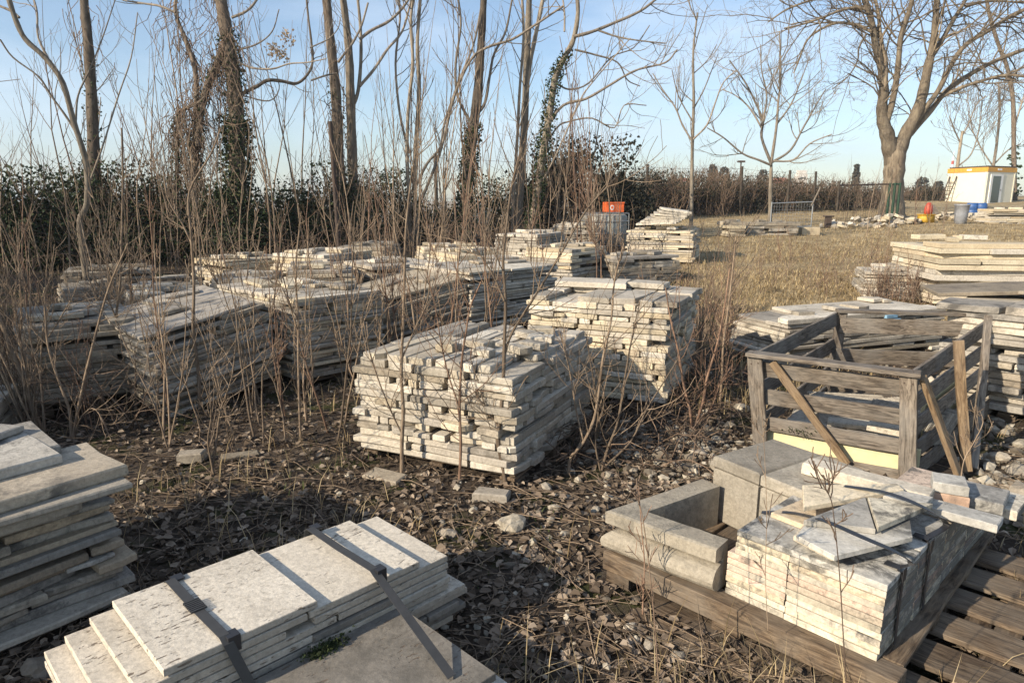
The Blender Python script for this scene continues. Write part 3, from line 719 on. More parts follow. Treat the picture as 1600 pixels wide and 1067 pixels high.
def crate():
    def at(px, py, z): return U(px, py, z)
    # foot points of the four corners; the crate stands a little uneven on rubble, higher at the back
    FLb = U(1190, 712, .02); FRb = U(1418, 757, .02)
    ztop = top_z(FRb, 586); ztl = top_z(FLb, 556)
    FLt = D(1180, 556, FLb[1]); FRt = D(1420, 586, FRb[1])
    zb = .80
    BRt = U(1545, 494, zb); BLt = U(1316, 488, zb)
    BRb = np.array([BRt[0] + .10, BRt[1] - .02, .10]); BLb = np.array([BLt[0] - .04, BLt[1], .10])
    t = thing('wooden_crate', 'open weathered wooden slatted crate with diagonal braces', 'crate')
    lerp = lambda a, b, f: a + (b - a) * f
    fn = np.cross(FRb - FLb, FLt - FLb); fn /= np.linalg.norm(fn)
    if fn[1] > 0: fn = -fn
    rn = np.cross(BRb - FRb, FRt - FRb); rn /= np.linalg.norm(rn)
    if rn[0] < 0: rn = -rn
    # posts
    for b_, t_ in ((FLb, FLt), (FRb, FRt)):
        e = (FRb - FLb) / np.linalg.norm(FRb - FLb)
        sgn = 1 if b_ is FLb else -1
        board('post', b_ + fn * .01 + e * sgn * .045 * 0, t_ + fn * .01, .092, .034, 'crate', t, fn)
        board('post', b_ + rn * -.02 * sgn - fn * .055, t_ - fn * .055 - rn * .02 * sgn, .09, .03, 'crate', t, rn)
    for b_, t_ in ((BLb, BLt), (BRb, BRt)):
        board('post', b_, t_, .08, .035, 'crate', t, fn)
    # front boards
    for f, wd in ((.87, .10), (.60, .10), (.33, .095), (.04, .09)):
        board('front_board', lerp(FLb, FLt, f) - fn * .028, lerp(FRb, FRt, f) - fn * .028, wd, .022, 'crate', t, fn)
    # back boards
    bn = -fn
    for f, wd in ((.86, .12), (.50, .12), (.14, .11)):
        board('back_board', lerp(BLb, BLt, f) - bn * .03, lerp(BRb, BRt, f) - bn * .03, wd, .022, 'crate', t, fn)
    # cap rails
    ex = (FRt - FLt) / np.linalg.norm(FRt - FLt)
    board('cap_rail', FLt - ex * .05 + np.array([0, 0, .012]), FRt + ex * .06 + np.array([0, 0, .012]), .11, .026, 'crate', t, (0, 0, 1))
    eb = (BRt - BLt) / np.linalg.norm(BRt - BLt)
    board('cap_rail', BLt - eb * .04 + np.array([0, 0, .012]), BRt + eb * .05 + np.array([0, 0, .012]), .10, .026, 'crate', t, (0, 0, 1))
    # right side boards fan out a little
    for f, g_, wd in ((.93, .94, .11), (.70, .70, .105), (.48, .47, .10), (.25, .24, .10), (.04, .03, .11)):
        board('side_board', lerp(FRb, FRt, f) - fn * .06 + rn * .012, lerp(BRb, BRt, g_) + rn * .03, wd, .022, 'crate', t, rn)
    for f, wd in ((.93, .11), (.62, .105), (.30, .10), (.05, .10)):
        board('side_board', lerp(FLb, FLt, f) - fn * .06 - rn * .012, lerp(BLb, BLt, f) - rn * .03, wd, .022, 'crate', t, rn)
    # braces
    fp = lambda u, h: FLb + (FRb - FLb) * u + (FLt - FLb) * h + fn * .022
    board('brace', fp(.13, .97), fp(.615, .10), .05, .022, 'brace', t, fn)
    board('brace', U(1424, 588, ztop - .02) + rn * .06, U(1490, 745, .05) + rn * .03, .06, .03, 'brace', t, rn)
    board('brace', D(1497, 532, 4.05), D(1510, 736, 3.95), .055, .035, 'brace', t, (-.3, -1, 0))
    board('brace', D(1545, 494, 4.6), D(1521, 732, 4.0), .045, .03, 'crate', t, (-.3, -1, 0))
    board('brace', lerp(BLb, BRb, .95) - bn * .05 + np.array([0, 0, .68]), lerp(BLb, BRb, .35) - bn * .05 + np.array([0, 0, .05]), .06, .02, 'crate', t, fn)
    # floor boards
    for k in range(6):
        f = .08 + .84 * k / 5
        board('floor_board', lerp(FLb, BLb, f) + np.array([.03, 0, .05]), lerp(FRb, BRb, f) + np.array([-.03, 0, .05]), .12, .02, 'crate', t, (0, 0, 1))
    # contents: things of their own
    ctr = (FLb + FRb + BLb + BRb) / 4; yaw = math.atan2(ex[1], ex[0])
    p = lerp(FLb, FRb, .5) - fn * .055
    o = MB(); o.bbox(-.47, .47, -.012, .012, 0, .155, .003); o = o.build('insulation_board', M['foam']); o.location = (p[0], p[1], .075); o.rotation_euler = (-.05, 0, yaw); tag(o, 'pale yellow board standing inside the crate behind its lowest front gap', 'board')
    p = lerp(FRb, BRb, .42) - rn * .075
    o = MB(); o.bbox(-.42, .42, -.012, .012, 0, .42, .003); o = o.build('insulation_board', M['foam']); o.location = (p[0], p[1], .10); yr = BRb - FRb; o.rotation_euler = (0, 0, math.atan2(yr[1], yr[0])); tag(o, 'pale yellow board standing inside the crate along its slatted side', 'board')
    lb = LB(); rr = np.random.default_rng(5); lb.add(np.stack([rr.normal(0, .045, 520), rr.normal(0, .016, 520), rr.normal(0, .016, 520)], 1), .012, rr)
    p = U(1250, 690, .20); q = lerp(FLb, FRb, .27) - fn * .02
    o = link('moss_tuft', lb.mesh('moss_tuft', M['moss'], rr)); o.location = (q[0], q[1], .235); o.rotation_euler = (0, 0, yaw); tag(o, 'dark green moss clump on the crate board behind the concrete block', 'moss', kind='stuff')
    rng = random.Random(5)
    def tiles(label, q, yw, n, tl, w_, lean, h, z):
        root = thing('tile_stack', label, 'tile stack', (q[0], q[1], z), yw)
        for k in range(n):
            slab(root, w_, h, .02, 0, (k - n / 2) * .026, 0, 0, 'lime_grey', k % 6, 0, lean, 0, 'tile')
    q = lerp(lerp(FLb, BLb, .38), lerp(FRb, BRb, .38), .40); tiles('row of slanting grey tiles leaning inside the crate', q, yaw + .35, 16, 0, .5, .95, .26, .18)
    q = lerp(lerp(FLb, BLb, .36), lerp(FRb, BRb, .36), .78); tiles('fanned grey tiles inside the crate next to its front corner post', q, yaw - .7, 13, 0, .42, 1.0, .24, .22)
    root, _, _ = make_stack('layer of flat pale slabs on the crate floor under the slanting tiles', tuple(lerp(lerp(FLb, BLb, .13), lerp(FRb, BRb, .13), .08)), tuple(lerp(lerp(FLb, BLb, .13), lerp(FRb, BRb, .13), .92)), Lv=.85, height=.11, t=(.03, .04), pw=(.25, .45), pd=(2, 2), mats=('lime_grey', 'lime'), seed=77, pallet=False, loose=4)
    root.location.z = .10
    q = lerp(lerp(FLb, BLb, .10), lerp(FRb, BRb, .10), .78)
    o = MB(); o.bbox(-.11, .11, -.05, .05, 0, .05, .005, .006); o = o.build('stone_block', M['lime']); o.location = (q[0], q[1], .265); o.rotation_euler = (.0, .05, yaw); tag(o, 'short stone block resting on the tiles inside the crate', 'stone block')
    q = U(1480, 640, .30)
    o = MB(); o.prism([(-.12, -.1), (.14, -.12), (.1, .13), (-.05, .12)], 0, .05, .006); o = o.build('stone_slab', M['lime']); o.location = (lerp(FRb, BRb, .6)[0] - .22, lerp(FRb, BRb, .6)[1], .34); o.rotation_euler = (.8, .3, 1.0); tag(o, 'broken slab tilted against the slatted side inside the crate', 'slab', None, 'thing')
    FOOT.append((ctr[:2], yaw, 1.1, 1.4))
crate()

# ------------------------------------------------------------------ pallet with tiles, moulding and block
def pallet_group():
    zt = .155
    a = U(948, 862, zt); b = U(1392, 1062, zt)
    x = (b - a)[:2]; Lx = np.linalg.norm(x); x /= Lx; y = np.array([-x[1], x[0]]); yaw = math.atan2(x[1], x[0])
    Ly = 1.55
    P = lambda u, v, z: np.array([a[0] + x[0] * u + y[0] * v, a[1] + x[1] * u + y[1] * v, z])
    loc = lambda p: np.array([(p[:2] - a[:2]) @ x, (p[:2] - a[:2]) @ y])
    t = thing('wooden_pallet', 'large weathered pallet carrying the tiles, the block and the carved moulding', 'pallet', (0, 0, 0), 0, 'wooden pallets under the stone stacks')
    up = (0, 0, 1)
    # front bearer beam with runners, deck boards across, blocks, lower boards
    board('bearer', P(-.02, .05, zt - .045), P(Lx + .02, .05, zt - .045), .10, .09, 'pallet', t, up)
    for v in (.55, 1.05, 1.48): board('bearer', P(0, v, zt - .045), P(Lx, v, zt - .045), .09, .05, 'pallet', t, up)
    for k in range(9):
        u = .05 + (Lx - .1) * k / 8
        board('deck_board', P(u, .105, zt - .010), P(u, Ly, zt - .010), .115 if k % 3 else .10, .022, 'pallet', t, up)
    for u in (.06, Lx / 2, Lx - .07):
        for v in (.05, .78, 1.45):
            board('block', P(u - .06, v, .045), P(u + .06, v, .045), .09, .075, 'pallet', t, up)
    for v in (-.14, .0):
        board('bottom_board', P(-.02 + .25, v, .018), P(Lx + .1, v + .03, .018), .11, .02, 'pallet', t, up)
    # long deck planks that stick out on the far side of the tiles
    t2 = thing('wooden_pallet', 'second weathered pallet of wide planks poking out beyond the tile stack', 'pallet', (0, 0, 0), 0, 'wooden pallets under the stone stacks')
    for k in range(6):
        v = .12 + .24 * k
        board('deck_board', P(Lx - .15, v, .075), P(Lx + .36 - .02 * k, v + .01, .072), .17, .022, 'pallet', t2, up)
    for v in (.12, .75, 1.35):
        board('block', P(Lx + .10, v - .06, .03), P(Lx + .10, v + .06, .03), .09, .06, 'pallet', t2, up)
    board('bottom_board', P(Lx + .2, .0, .05), P(Lx + .2, 1.45, .05), .09, .02, 'pallet', t2, up)
    # tile stack: two fronts and four ranks deep
    T = .0262; ztop = .465; n = int((ztop - zt) / T)
    pl = loc(U(1150, 818, ztop)); pg = loc(U(1238, 848, ztop)); pr = loc(U(1385, 905, ztop)); pf = loc(U(1562, 768, ztop))
    x0_, y0_, a0_, yaw0, P0 = x, y, a, yaw, P
    a = U(1150, 818, ztop); x = (U(1385, 905, ztop) - a)[:2]; x /= np.linalg.norm(x); y = np.array([-x[1], x[0]]); yaw = math.atan2(x[1], x[0])
    P = lambda u, v, z: np.array([a[0] + x[0] * u + y[0] * v, a[1] + x[1] * u + y[1] * v, z])
    loc = lambda p: np.array([(p[:2] - a[:2]) @ x, (p[:2] - a[:2]) @ y])
    pl = loc(U(1150, 818, ztop)); pg = loc(U(1238, 848, ztop)); pr = loc(U(1385, 905, ztop)); pf = loc(U(1562, 768, ztop))
    root = thing('tile_stack', 'tall strapped stack of cream marble tiles with sooty edges on the large pallet', 'tile stack', (a[0], a[1], zt), yaw)
    v0 = (pl[1] + pr[1]) / 2
    ux = [pl[0], pg[0], pr[0]]; dep = max(1.36, pf[1] - v0); nd = 4; dd = dep / nd
    rng = random.Random(19)
    for k in range(n):
        for i in range(2):
            for j in range(nd):
                if i == 0 and j > 1: continue
                if j >= 2 and k > n - 3 + (j == 2): continue
                L_ = ux[i + 1] - ux[i] - .004
                ex = (-.035 if (i == 0 and k < n - 4) else 0) + rng.uniform(-.005, .005)
                ww = L_ + (.035 if (i == 0 and k < n - 4) else 0)
                m = 'tile_top' if k == n - 1 else 'tile'
                cut = rng.random() < .45 and j > 0
                parts = ((0, .45), (.45, 1)) if cut else ((0, 1),)
                for f0, f1 in parts:
                    slab(root, ww, dd * (f1 - f0) - .004, T - .0012, (ux[i] + ux[i + 1]) / 2 + ex / 2, v0 + j * dd + dd * (f0 + f1) / 2 + rng.uniform(-.004, .004), k * T, rng.uniform(-.008, .008), m, rng.randrange(6), 0, name='tile')
    zt2 = zt + n * T
    # loose cut tiles on top
    rng = random.Random(2)
    def poly_thing(name, label, cat, pts, z, T_, mat, tilt=(0, 0), group=None):
        P_ = np.array([U(px, py, z + T_)[:2] for px, py in pts]); c = P_.mean(0)
        A = 0.5 * sum(P_[i - 1][0] * P_[i][1] - P_[i][0] * P_[i - 1][1] for i in range(len(P_)))
        if A < 0: P_ = P_[::-1]
        mb = MB(); mb.prism(P_ - c, 0, T_, .002)
        o = mb.build(name, M[mat]); o.location = (c[0], c[1], z); o.rotation_euler = (tilt[0], tilt[1], 0)
        return tag(o, label, cat, group, 'thing')
    pts = [(1240, 836), (1300, 868), (1422, 838), (1418, 808), (1330, 790), (1262, 812)]
    for k in range(3):
        poly_thing('cut_tile', ['lowest cut-cornered tile of the fan on the tile stack', 'middle cut-cornered tile of the fan on the tile stack', 'uppermost cut-cornered tile of the fan on the tile stack'][k], 'tile', [(px + 2 * k, py) for px, py in pts], zt2 + .001 + k * .0225, .021, 'tile' if k < 2 else 'tile_top', group='cut tiles fanned on the tile stack')
    z3 = zt2 + .001 + 3 * .0225
    poly_thing('cut_tile', 'grey triangular tile with a dark slit beside its edge on the tile stack', 'tile', [(1256, 812), (1368, 826), (1352, 776)], z3, .022, 'tile_top', group='triangular tiles on the tile stack')
    poly_thing('cut_tile', 'white triangular tile with its point towards the viewer on the tile stack', 'tile', [(1372, 826), (1458, 784), (1356, 776)], z3 + .006, .022, 'tile', (-.02, .03), group='triangular tiles on the tile stack')
    poly_thing('cut_tile', 'pale pointed tile lying behind the triangular pair', 'tile', [(1254, 758), (1256, 790), (1330, 778), (1412, 764), (1402, 756)], z3 + .004, .022, 'tile', (.03, 0), group='triangular tiles on the tile stack')
    poly_thing('cut_tile', 'narrow white tile under the strap behind the triangular pair', 'tile', [(1380, 774), (1440, 792), (1458, 776), (1400, 764)], z3, .02, 'tile_top', (.0, .0), group='triangular tiles on the tile stack')
    poly_thing('cut_tile', 'weathered tile lying flat between the concrete block and the pointed tile', 'tile', [(1205, 800), (1262, 822), (1330, 800), (1256, 778)], zt2 + .001, .022, 'tile', group='cut tiles fanned on the tile stack')
    def block(name, label, cat, px, py, z, l_, w_, h_, rz, mat, tilt=0.0):
        mb = MB(); mb.bbox(-l_ / 2, l_ / 2, -w_ / 2, w_ / 2, 0, h_, .004, .004, random.Random(int(px)))
        o = mb.build(name, M[mat]); p = U(px, py, z + h_); o.location = (p[0], p[1], z); o.rotation_euler = (0, tilt, rz); return tag(o, label, cat, None, 'thing')
    bz = zt2 - 2 * T
    block('stone_beam', 'long pale stone beam lying across the back of the tile stack', 'stone beam', 1352, 742, zt2 + .03, .50, .10, .055, yaw + .10, 'lime', .02)
    block('stone_beam', 'short white stone offcut under the long stone beam', 'stone beam', 1320, 752, zt2 + .001, .26, .09, .028, yaw + .2, 'lime')
    block('stone_block', 'upper of two square marble blocks on the far end of the tile stack', 'stone block', 1484, 748, zt2 + .048, .125, .125, .046, yaw + .35, 'tile_top')
    block('stone_block', 'lower of two square marble blocks on the far end of the tile stack', 'stone block', 1484, 764, zt2 + .001, .128, .128, .046, yaw + .35, 'tile')
    block('stone_slab', 'mottled marble strip jutting over the side of the tile stack', 'slab', 1500, 797, zt2 + .001, .27, .105, .035, yaw + .06, 'tile_top')
    block('stone_slab', 'mottled marble piece under the strip at the far end of the tile stack', 'slab', 1526, 766, bz + .03, .22, .2, .05, yaw + .1, 'tile_top')
    block('stone_slab', 'stepped marble piece at the outermost end of the tile stack', 'slab', 1556, 776, bz - .01, .2, .22, .045, yaw, 'tile')
    # straps over the tiles
    def ribbon(label, pts, wd=.024):
        st = thing('strap', label, 'strap', (0, 0, 0), 0, 'black straps over the tile stack')
        P_ = catmull(pts, 4); mb = MB()
        Tn = np.gradient(P_, axis=0); V = []
        side = np.array(y.tolist() + [0]) if abs(pts[-1][2] - pts[0][2]) < 9 else None
        for p, d in zip(P_, Tn):
            s_ = np.cross(d, [0, 0, 1.]); 
            if np.linalg.norm(s_) < .25 * np.linalg.norm(d): s_ = np.array([y[0], y[1], 0])
            s_ = s_ / np.linalg.norm(s_)
            if s_ @ np.array([y[0], y[1], 0]) < 0: s_ = -s_
            nn = np.cross(s_, d); nn /= np.linalg.norm(nn); nn *= .0012
            for a1 in (1, -1):
                V.append(p + s_ * wd * .5 + nn * a1); V.append(p - s_ * wd * .5 + nn * a1)
        Fc = []
        for k in range(len(P_) - 1):
            o_ = 4 * k; Fc += [(o_, o_ + 1, o_ + 5, o_ + 4), (o_ + 3, o_ + 2, o_ + 6, o_ + 7), (o_ + 1, o_ + 3, o_ + 7, o_ + 5), (o_ + 2, o_, o_ + 4, o_ + 6)]
        mb.add(V, Fc); mb.build('band', M['black'], st)
        return st
    e = .006
    xr = pr[0]
    def edge(u, v, z): return P(u, v, z)
    s1 = ribbon('nearer black strap running over the cut tiles and down the corner', [U(1190, 800, zt2 + e), U(1240, 801, zt2 + .035), U(1285, 812, zt2 + .097), U(1345, 838, zt2 + .098), U(1400, 862, zt2 + .078), U(1424, 880, zt2 + .035), P(xr - .006, v0 + .14, zt2 + e), P(xr + .010, v0 + .14, zt2 - .02), P(xr + .010, v0 + .14, zt + .14), P(xr + .012, v0 + .14, zt + .01)])
    s2 = ribbon('farther black strap running past the marble strip and down the side', [U(1290, 756, zt2 + .085), U(1375, 767, zt2 + .112), U(1430, 786, zt2 + .112), U(1466, 806, zt2 + .075), U(1478, 822, zt2 + .02), P(xr - .008, v0 + .44, zt2 + e), P(xr + .010, v0 + .44, zt2 - .02), P(xr + .010, v0 + .44, zt + .14), P(xr + .012, v0 + .44, zt + .01)])
    for st, v in ((s1, .14), (s2, .44)):
        g_ = MB(); g_.box(-.05, .004, -.018, .018, .0085, .0105); g_.box(.0135, .016, -.018, .018, -.035, .0105)
        o = g_.build('corner_guard', M['black'], st); q = P(xr, v0 + v, zt2); o.location = q; o.rotation_euler = (0, 0, yaw)
    x, y, a, yaw, P = x0_, y0_, a0_, yaw0, P0
    # concrete block with a cap slab
    zb = .475
    c0 = U(1115, 712, zb); c1 = U(1256, 768, zb); d = (c1 - c0)[:2]; d /= np.linalg.norm(d); by = math.atan2(d[1], d[0]); nrm = np.array([-d[1], d[0]])
    bl = np.linalg.norm((U(1362, 731, zb) - U(1212, 686, zb))[:2]); bw = abs((U(1212, 686, zb)[:2] - c0[:2]) @ nrm)
    r3 = thing('concrete_block', 'big grey concrete block with a thin cap slab in front of the crate', 'concrete block', (c0[0], c0[1], zt), by)
    hb = zb - zt
    for (x0, x1) in ((0, min(.33, bl * .55)), (min(.33, bl * .55) + .003, bl)):
        mb = MB(); mb.bbox(x0 + .004, x1 - .004, .004, bw - .004, 0, hb - .062, .006, .002); mb.build('body', M['concrete'], r3)
        mb = MB(); mb.bbox(x0, x1, 0, bw, hb - .058, hb, .008, .002); mb.build('cap_slab', M['concrete'], r3)
    # carved L moulding
    zm = .355
    A1 = U(1098, 748, zm); Cn = U(950, 798, zm); B1 = U(1120, 858, zm)
    prof = [(-.095, 1), (-.006, 1), (.006, .975), (.006, .72), (-.004, .695), (-.035, .68), (-.058, .655), (-.066, .62), (-.062, .585)]
    prof += [(-.050 + .068 * math.cos(q_), .285 + .285 * math.sin(q_)) for q_ in [math.radians(v_) for v_ in (72, 55, 38, 20, 0, -20, -40, -60, -80)]]
    prof += [(-.06, 0), (-.095, 0)]
    hgt = zm - zt
    d1 = (Cn - A1)[:2]; d1 /= np.linalg.norm(d1); d2 = (B1 - Cn)[:2]; d2 /= np.linalg.norm(d2)
    out1 = np.array([d1[1], -d1[0]]); out2 = np.array([d2[1], -d2[0]])
    mit = (out1 + out2); mit /= (mit @ out2)
    rows = []
    def path_rows():
        n1, n2 = 5, 8
        for k in range(n1): yield (A1[:2] + (Cn - A1)[:2] * k / n1, out1)
        yield (Cn[:2], mit)
        for k in range(1, n2 + 1): yield (Cn[:2] + (B1 - Cn)[:2] * k / n2, out2)
    rr = random.Random(4); V = []; nP = len(prof)
    for p, o_ in path_rows():
        for (f, z) in prof:
            q = p + o_ * f * 1.1; V.append((q[0] + rr.uniform(-.0015, .0015), q[1] + rr.uniform(-.0015, .0015), zt + .001 + z * hgt + rr.uniform(-.001, .001)))
    nr = len(V) // nP; Fc = []
    for k in range(nr - 1):
        for i in range(nP):
            j = (i + 1) % nP; Fc.append((k * nP + i, (k + 1) * nP + i, (k + 1) * nP + j, k * nP + j))
    Fc.append(tuple(range(nP))); Fc.append(tuple((nr - 1) * nP + i for i in range(nP - 1, -1, -1)))
    mb = MB(); mb.add(V, Fc); o = mb.build('carved_moulding', M['mould']); tag(o, 'carved L-shaped stone moulding with a rounded roll edge on the pallet corner', 'stone moulding', None, 'thing')
    FOOT.append((np.array([(a[0] + x[0] * Lx / 2 + y[0] * .78), (a[1] + x[1] * Lx / 2 + y[1] * .78)]), yaw, Lx + .3, 1.7))
pallet_group()

# ------------------------------------------------------------------ far yard: tank, cabin, bins, fence
def far_yard():
    # water tank in its cage with an orange crate on it
    Y = 17.5; p = D(942, 384, Y); z0 = gz(p[0], p[1]); s = Y / FPX
    wd, hh, dp = 62 * s, .92, 1.0
    t = thing('water_tank', 'cloudy plastic water tank in a steel cage behind the stone stacks', 'water tank', (p[0], p[1], z0), .12)
    mb = MB(); mb.bbox(-wd / 2 + .03, wd / 2 - .03, -dp / 2 + .03, dp / 2 - .03, .14, hh, .05); mb.build('tank_body', M['ibc'], t, True)
    mb = MB(); mb.lathe([(.10, hh), (.10, hh + .05), (.0001, hh + .05)], 12); mb.build('cap', M['black'], t)
    tb = TB()
    for k in range(6):
        f = -wd / 2 + wd * k / 5
        for yy in (-dp / 2, dp / 2): tb.tube([(f, yy, .1), (f, yy, hh + .02)], .012, 5)
    for z in (.15, .45, .75, hh + .02):
        tb.tube([(-wd / 2, -dp / 2, z), (wd / 2, -dp / 2, z)], .012, 5); tb.tube([(wd / 2, -dp / 2, z), (wd / 2, dp / 2, z)], .012, 5); tb.tube([(-wd / 2, -dp / 2, z), (-wd / 2, dp / 2, z)], .012, 5); tb.tube([(-wd / 2, dp / 2, z), (wd / 2, dp / 2, z)], .012, 5)
    tb.build('cage', M['steel'], t)
    mb = MB(); mb.bbox(-wd / 2, wd / 2, -dp / 2, dp / 2, 0, .12); mb.build('pallet_base', M['pallet'], t)
    q = D(957, 326, Y); c = thing('orange_crate', 'orange plastic crate with a ring mark on top of the water tank', 'crate', (q[0], q[1] - .1, z0 + hh + .052), .12)
    hw = 13.5 * s; ch = .24
    mb = MB(); mb.box(-hw, hw, -.2, .2, 0, .02); mb.box(-hw, hw, -.2, -.18, .021, ch); mb.box(-hw, hw, .18, .2, .021, ch); mb.box(-hw, -hw + .02, -.179, .179, .021, ch); mb.box(hw - .02, hw, -.179, .179, .021, ch)
    mb.box(-hw - .01, hw + .01, -.215, -.2005, ch - .035, ch + .003); mb.build('box', M['orange'], c)
    mb = MB(); n = 14
    V = []
    for k in range(n):
        a = 2 * math.pi * k / n
        for r_, yy in ((.062, -.204), (.040, -.204), (.062, -.201), (.040, -.201)): V.append((-hw * .35 + r_ * .8 * math.cos(a), yy, ch * .45 + r_ * math.sin(a)))
    Fc = []
    for k in range(n):
        o_, q_ = 4 * k, 4 * ((k + 1) % n); Fc += [(o_, q_, q_ + 1, o_ + 1), (o_, o_ + 2, q_ + 2, q_), (o_ + 1, q_ + 1, q_ + 3, o_ + 3)]
    mb.add(V, Fc); mb.build('ring_mark', M['white'], c)
    # site cabin
    Y = 47; near = D(1536, 322, Y); zb = near[2]
    wallL = D(1475, 322, Y + 3.0); s = Y / FPX
    d1 = wallL[:2] - near[:2]; L1 = np.linalg.norm(d1); a1 = math.atan2(d1[1], d1[0])
    right = D(1580, 322, Y + 1.6); d2 = right[:2] - near[:2]; L2 = np.linalg.norm(d2)
    t = thing('site_cabin', 'cream site cabin with ochre roof trim, glazed door and green base', 'cabin', (near[0], near[1], zb))
    def quad_prism(z0, z1, g=0.0):
        P_ = np.array([[0, 0], d2, d1 + d2, d1]); c = P_.mean(0); P_ = c + (P_ - c) * (1 + g)
        mb = MB(); mb.prism(P_.tolist(), z0, z1, .01); return mb
    hgt = 51 * s
    quad_prism(0.03, hgt).build('wall', M['cabin'], t)
    quad_prism(-.32, .03, .01).build('base_frame', M['green'], t)
    quad_prism(hgt, hgt + .30, .025).build('roof_trim', M['trim'], t)
    quad_prism(hgt + .302, hgt + .40, -.03).build('roof', M['dark_wood'], t)
    e2 = d2 / L2; n2 = np.array([e2[1], -e2[0]]); a2 = math.atan2(e2[1], e2[0])
    e1 = d1 / L1; n1 = np.array([-e1[1], e1[0]])
    if n1[1] > 0: n1 = -n1
    def on_face(name, e, nn, f0, f1, z0, z1, mat, off, th=.05, parent=t):
        p0 = e * f0 + nn * off; p1 = e * f1 + nn * off; q = [p0, p1, p1 + nn * th, p0 + nn * th]
        A = sum(q[i - 1][0] * q[i][1] - q[i][0] * q[i - 1][1] for i in range(4))
        if A < 0: q = q[::-1]
        mb = MB(); mb.prism([tuple(v) for v in q], z0, z1, .004); return mb.build(name, M[mat], parent)
    dr = on_face('door', e2, n2, L2 * .12, L2 * .55, .08, hgt * .93, 'white', .003)
    g_ = on_face('pane', e2, n2, L2 * .19, L2 * .46, .22, hgt * .88, 'glass', .055, .01); g_.parent = dr
    h_ = on_face('handle', e2, n2, L2 * .48, L2 * .51, hgt * .45, hgt * .50, 'steel', .056, .03); h_.parent = dr
    for f0, f1 in ((L2 * .95, L2 * .985), (L2 * .0, L2 * .03)): on_face('corner_post', e2, n2, f0, f1, .04, hgt - .01, 'cabin', .003, .03)
    on_face('corner_post', e1, n1, .02, .16, .04, hgt - .01, 'cabin', .003, .03)
    on_face('sign_plate', e1, n1, L1 * .38, L1 * .50, hgt + .10, hgt + .22, 'white', L1 * .016, .02)
    on_face('sign_plate', e2, n2, L2 * .28, L2 * .42, hgt + .10, hgt + .22, 'white', L2 * .03, .02)
    # ladder leaning on the cabin
    ld = thing('ladder', 'metal ladder leaning against the cream site cabin', 'ladder')
    base = np.array([near[0], near[1], zb])
    def W3(f, off, z): q = e1 * f + n1 * off; return base + np.array([q[0], q[1], z])
    for f in (L1 * .78, L1 * .96):
        tb = TB(); tb.tube([W3(f, .75, -.3), W3(f - .12, .12, hgt * .8), W3(f - .15, .10, hgt * .9)], .04, 5); tb.build('rail', M['rust'], ld)
    for k in range(6):
        z = .2 + k * .28; off = .75 - .63 * (z + .3) / (hgt * .8 + .3); sh = -.12 * (z + .3) / (hgt * .8 + .3)
        tb = TB(); tb.tube([W3(L1 * .78 + sh, off, z), W3(L1 * .96 + sh, off, z)], .028, 4); tb.build('rung', M['rust'], ld)
    # rubble, bins and barrels in front of the cabin
    def at_far(px, py, Y):
        p = G(px, py)
        return p[0], p[1], gz(p[0], p[1])
    X_, Y_, Z_ = at_far(1500, 350, 33)
    mb = MB(); mb.lathe([(.25, 0), (.28, .4), (.31, .72), (.335, .73), (.335, .78), (.30, .78), (.28, .7)], 16); o = mb.build('rubbish_bin', M['grey_bin'], None, True); o.scale = (.82, .82, .95); o.location = (X_, Y_, Z_); tag(o, 'grey round plastic bin standing before the site cabin', 'bin')
    for k, (px, lab) in enumerate(((1517, 'blue plastic barrel right beside the grey bin'), (1531, 'blue plastic barrel farther along beside the white slab stack'))):
        X_, Y_, Z_ = at_far(px, 338, 35); mb = MB(); mb.lathe([(.24, 0), (.27, .08), (.285, .3), (.27, .32), (.285, .34), (.27, .6), (.22, .72), (.2, .73)], 14); o = mb.build('barrel', M['blue'], None, True); o.location = (X_, Y_, Z_); o.scale = (.9, .9, .8); tag(o, lab, 'barrel', 'blue barrels by the site cabin')
    X_, Y_, Z_ = at_far(1446, 348, 31)
    mb = MB(); mb.bbox(-.42, .42, -.25, .25, 0, .38, .05); 
    mb.v = [(x_ * .62, y_ * .62, z_ * .75) for x_, y_, z_ in mb.v]
    b2 = thing('yellow_tub', 'yellow plastic tub standing at the rubble edge under a red cover', 'tub', (X_, Y_, Z_), .1); mb.build('tub', M['yellow'], b2, True); mb = MB(); mb.bbox(-.28, .28, -.175, .175, .287, .33, .02); mb.build('rim', M['yellow'], b2)
    mb = MB(); mb.lathe([(.14, 0), (.155, .14), (.13, .32), (.08, .42), (.03, .45)], 12); o = mb.build('traffic_bollard', M['red'], None, True); o.location = (X_ + .06, Y_, Z_ + .331); tag(o, 'red orange plastic cover standing on the yellow tub', 'cover')
    def slanted(name, label, cat, px0, py0, px1, py1, Y, wd, th, mat):
        tt = thing(name, label, cat)
        p0 = D(px0, py0, Y); p1 = D(px1, py1, Y + .3); board('panel', p0, p1, wd, th, mat, tt, (-.3, -1, .2))
        return tt
    slanted('timber_board', 'grey board leaning beside the yellow tub', 'board', 1472, 352, 1456, 322, 30.5, .25, .05, 'crate')
    rng = random.Random(8)
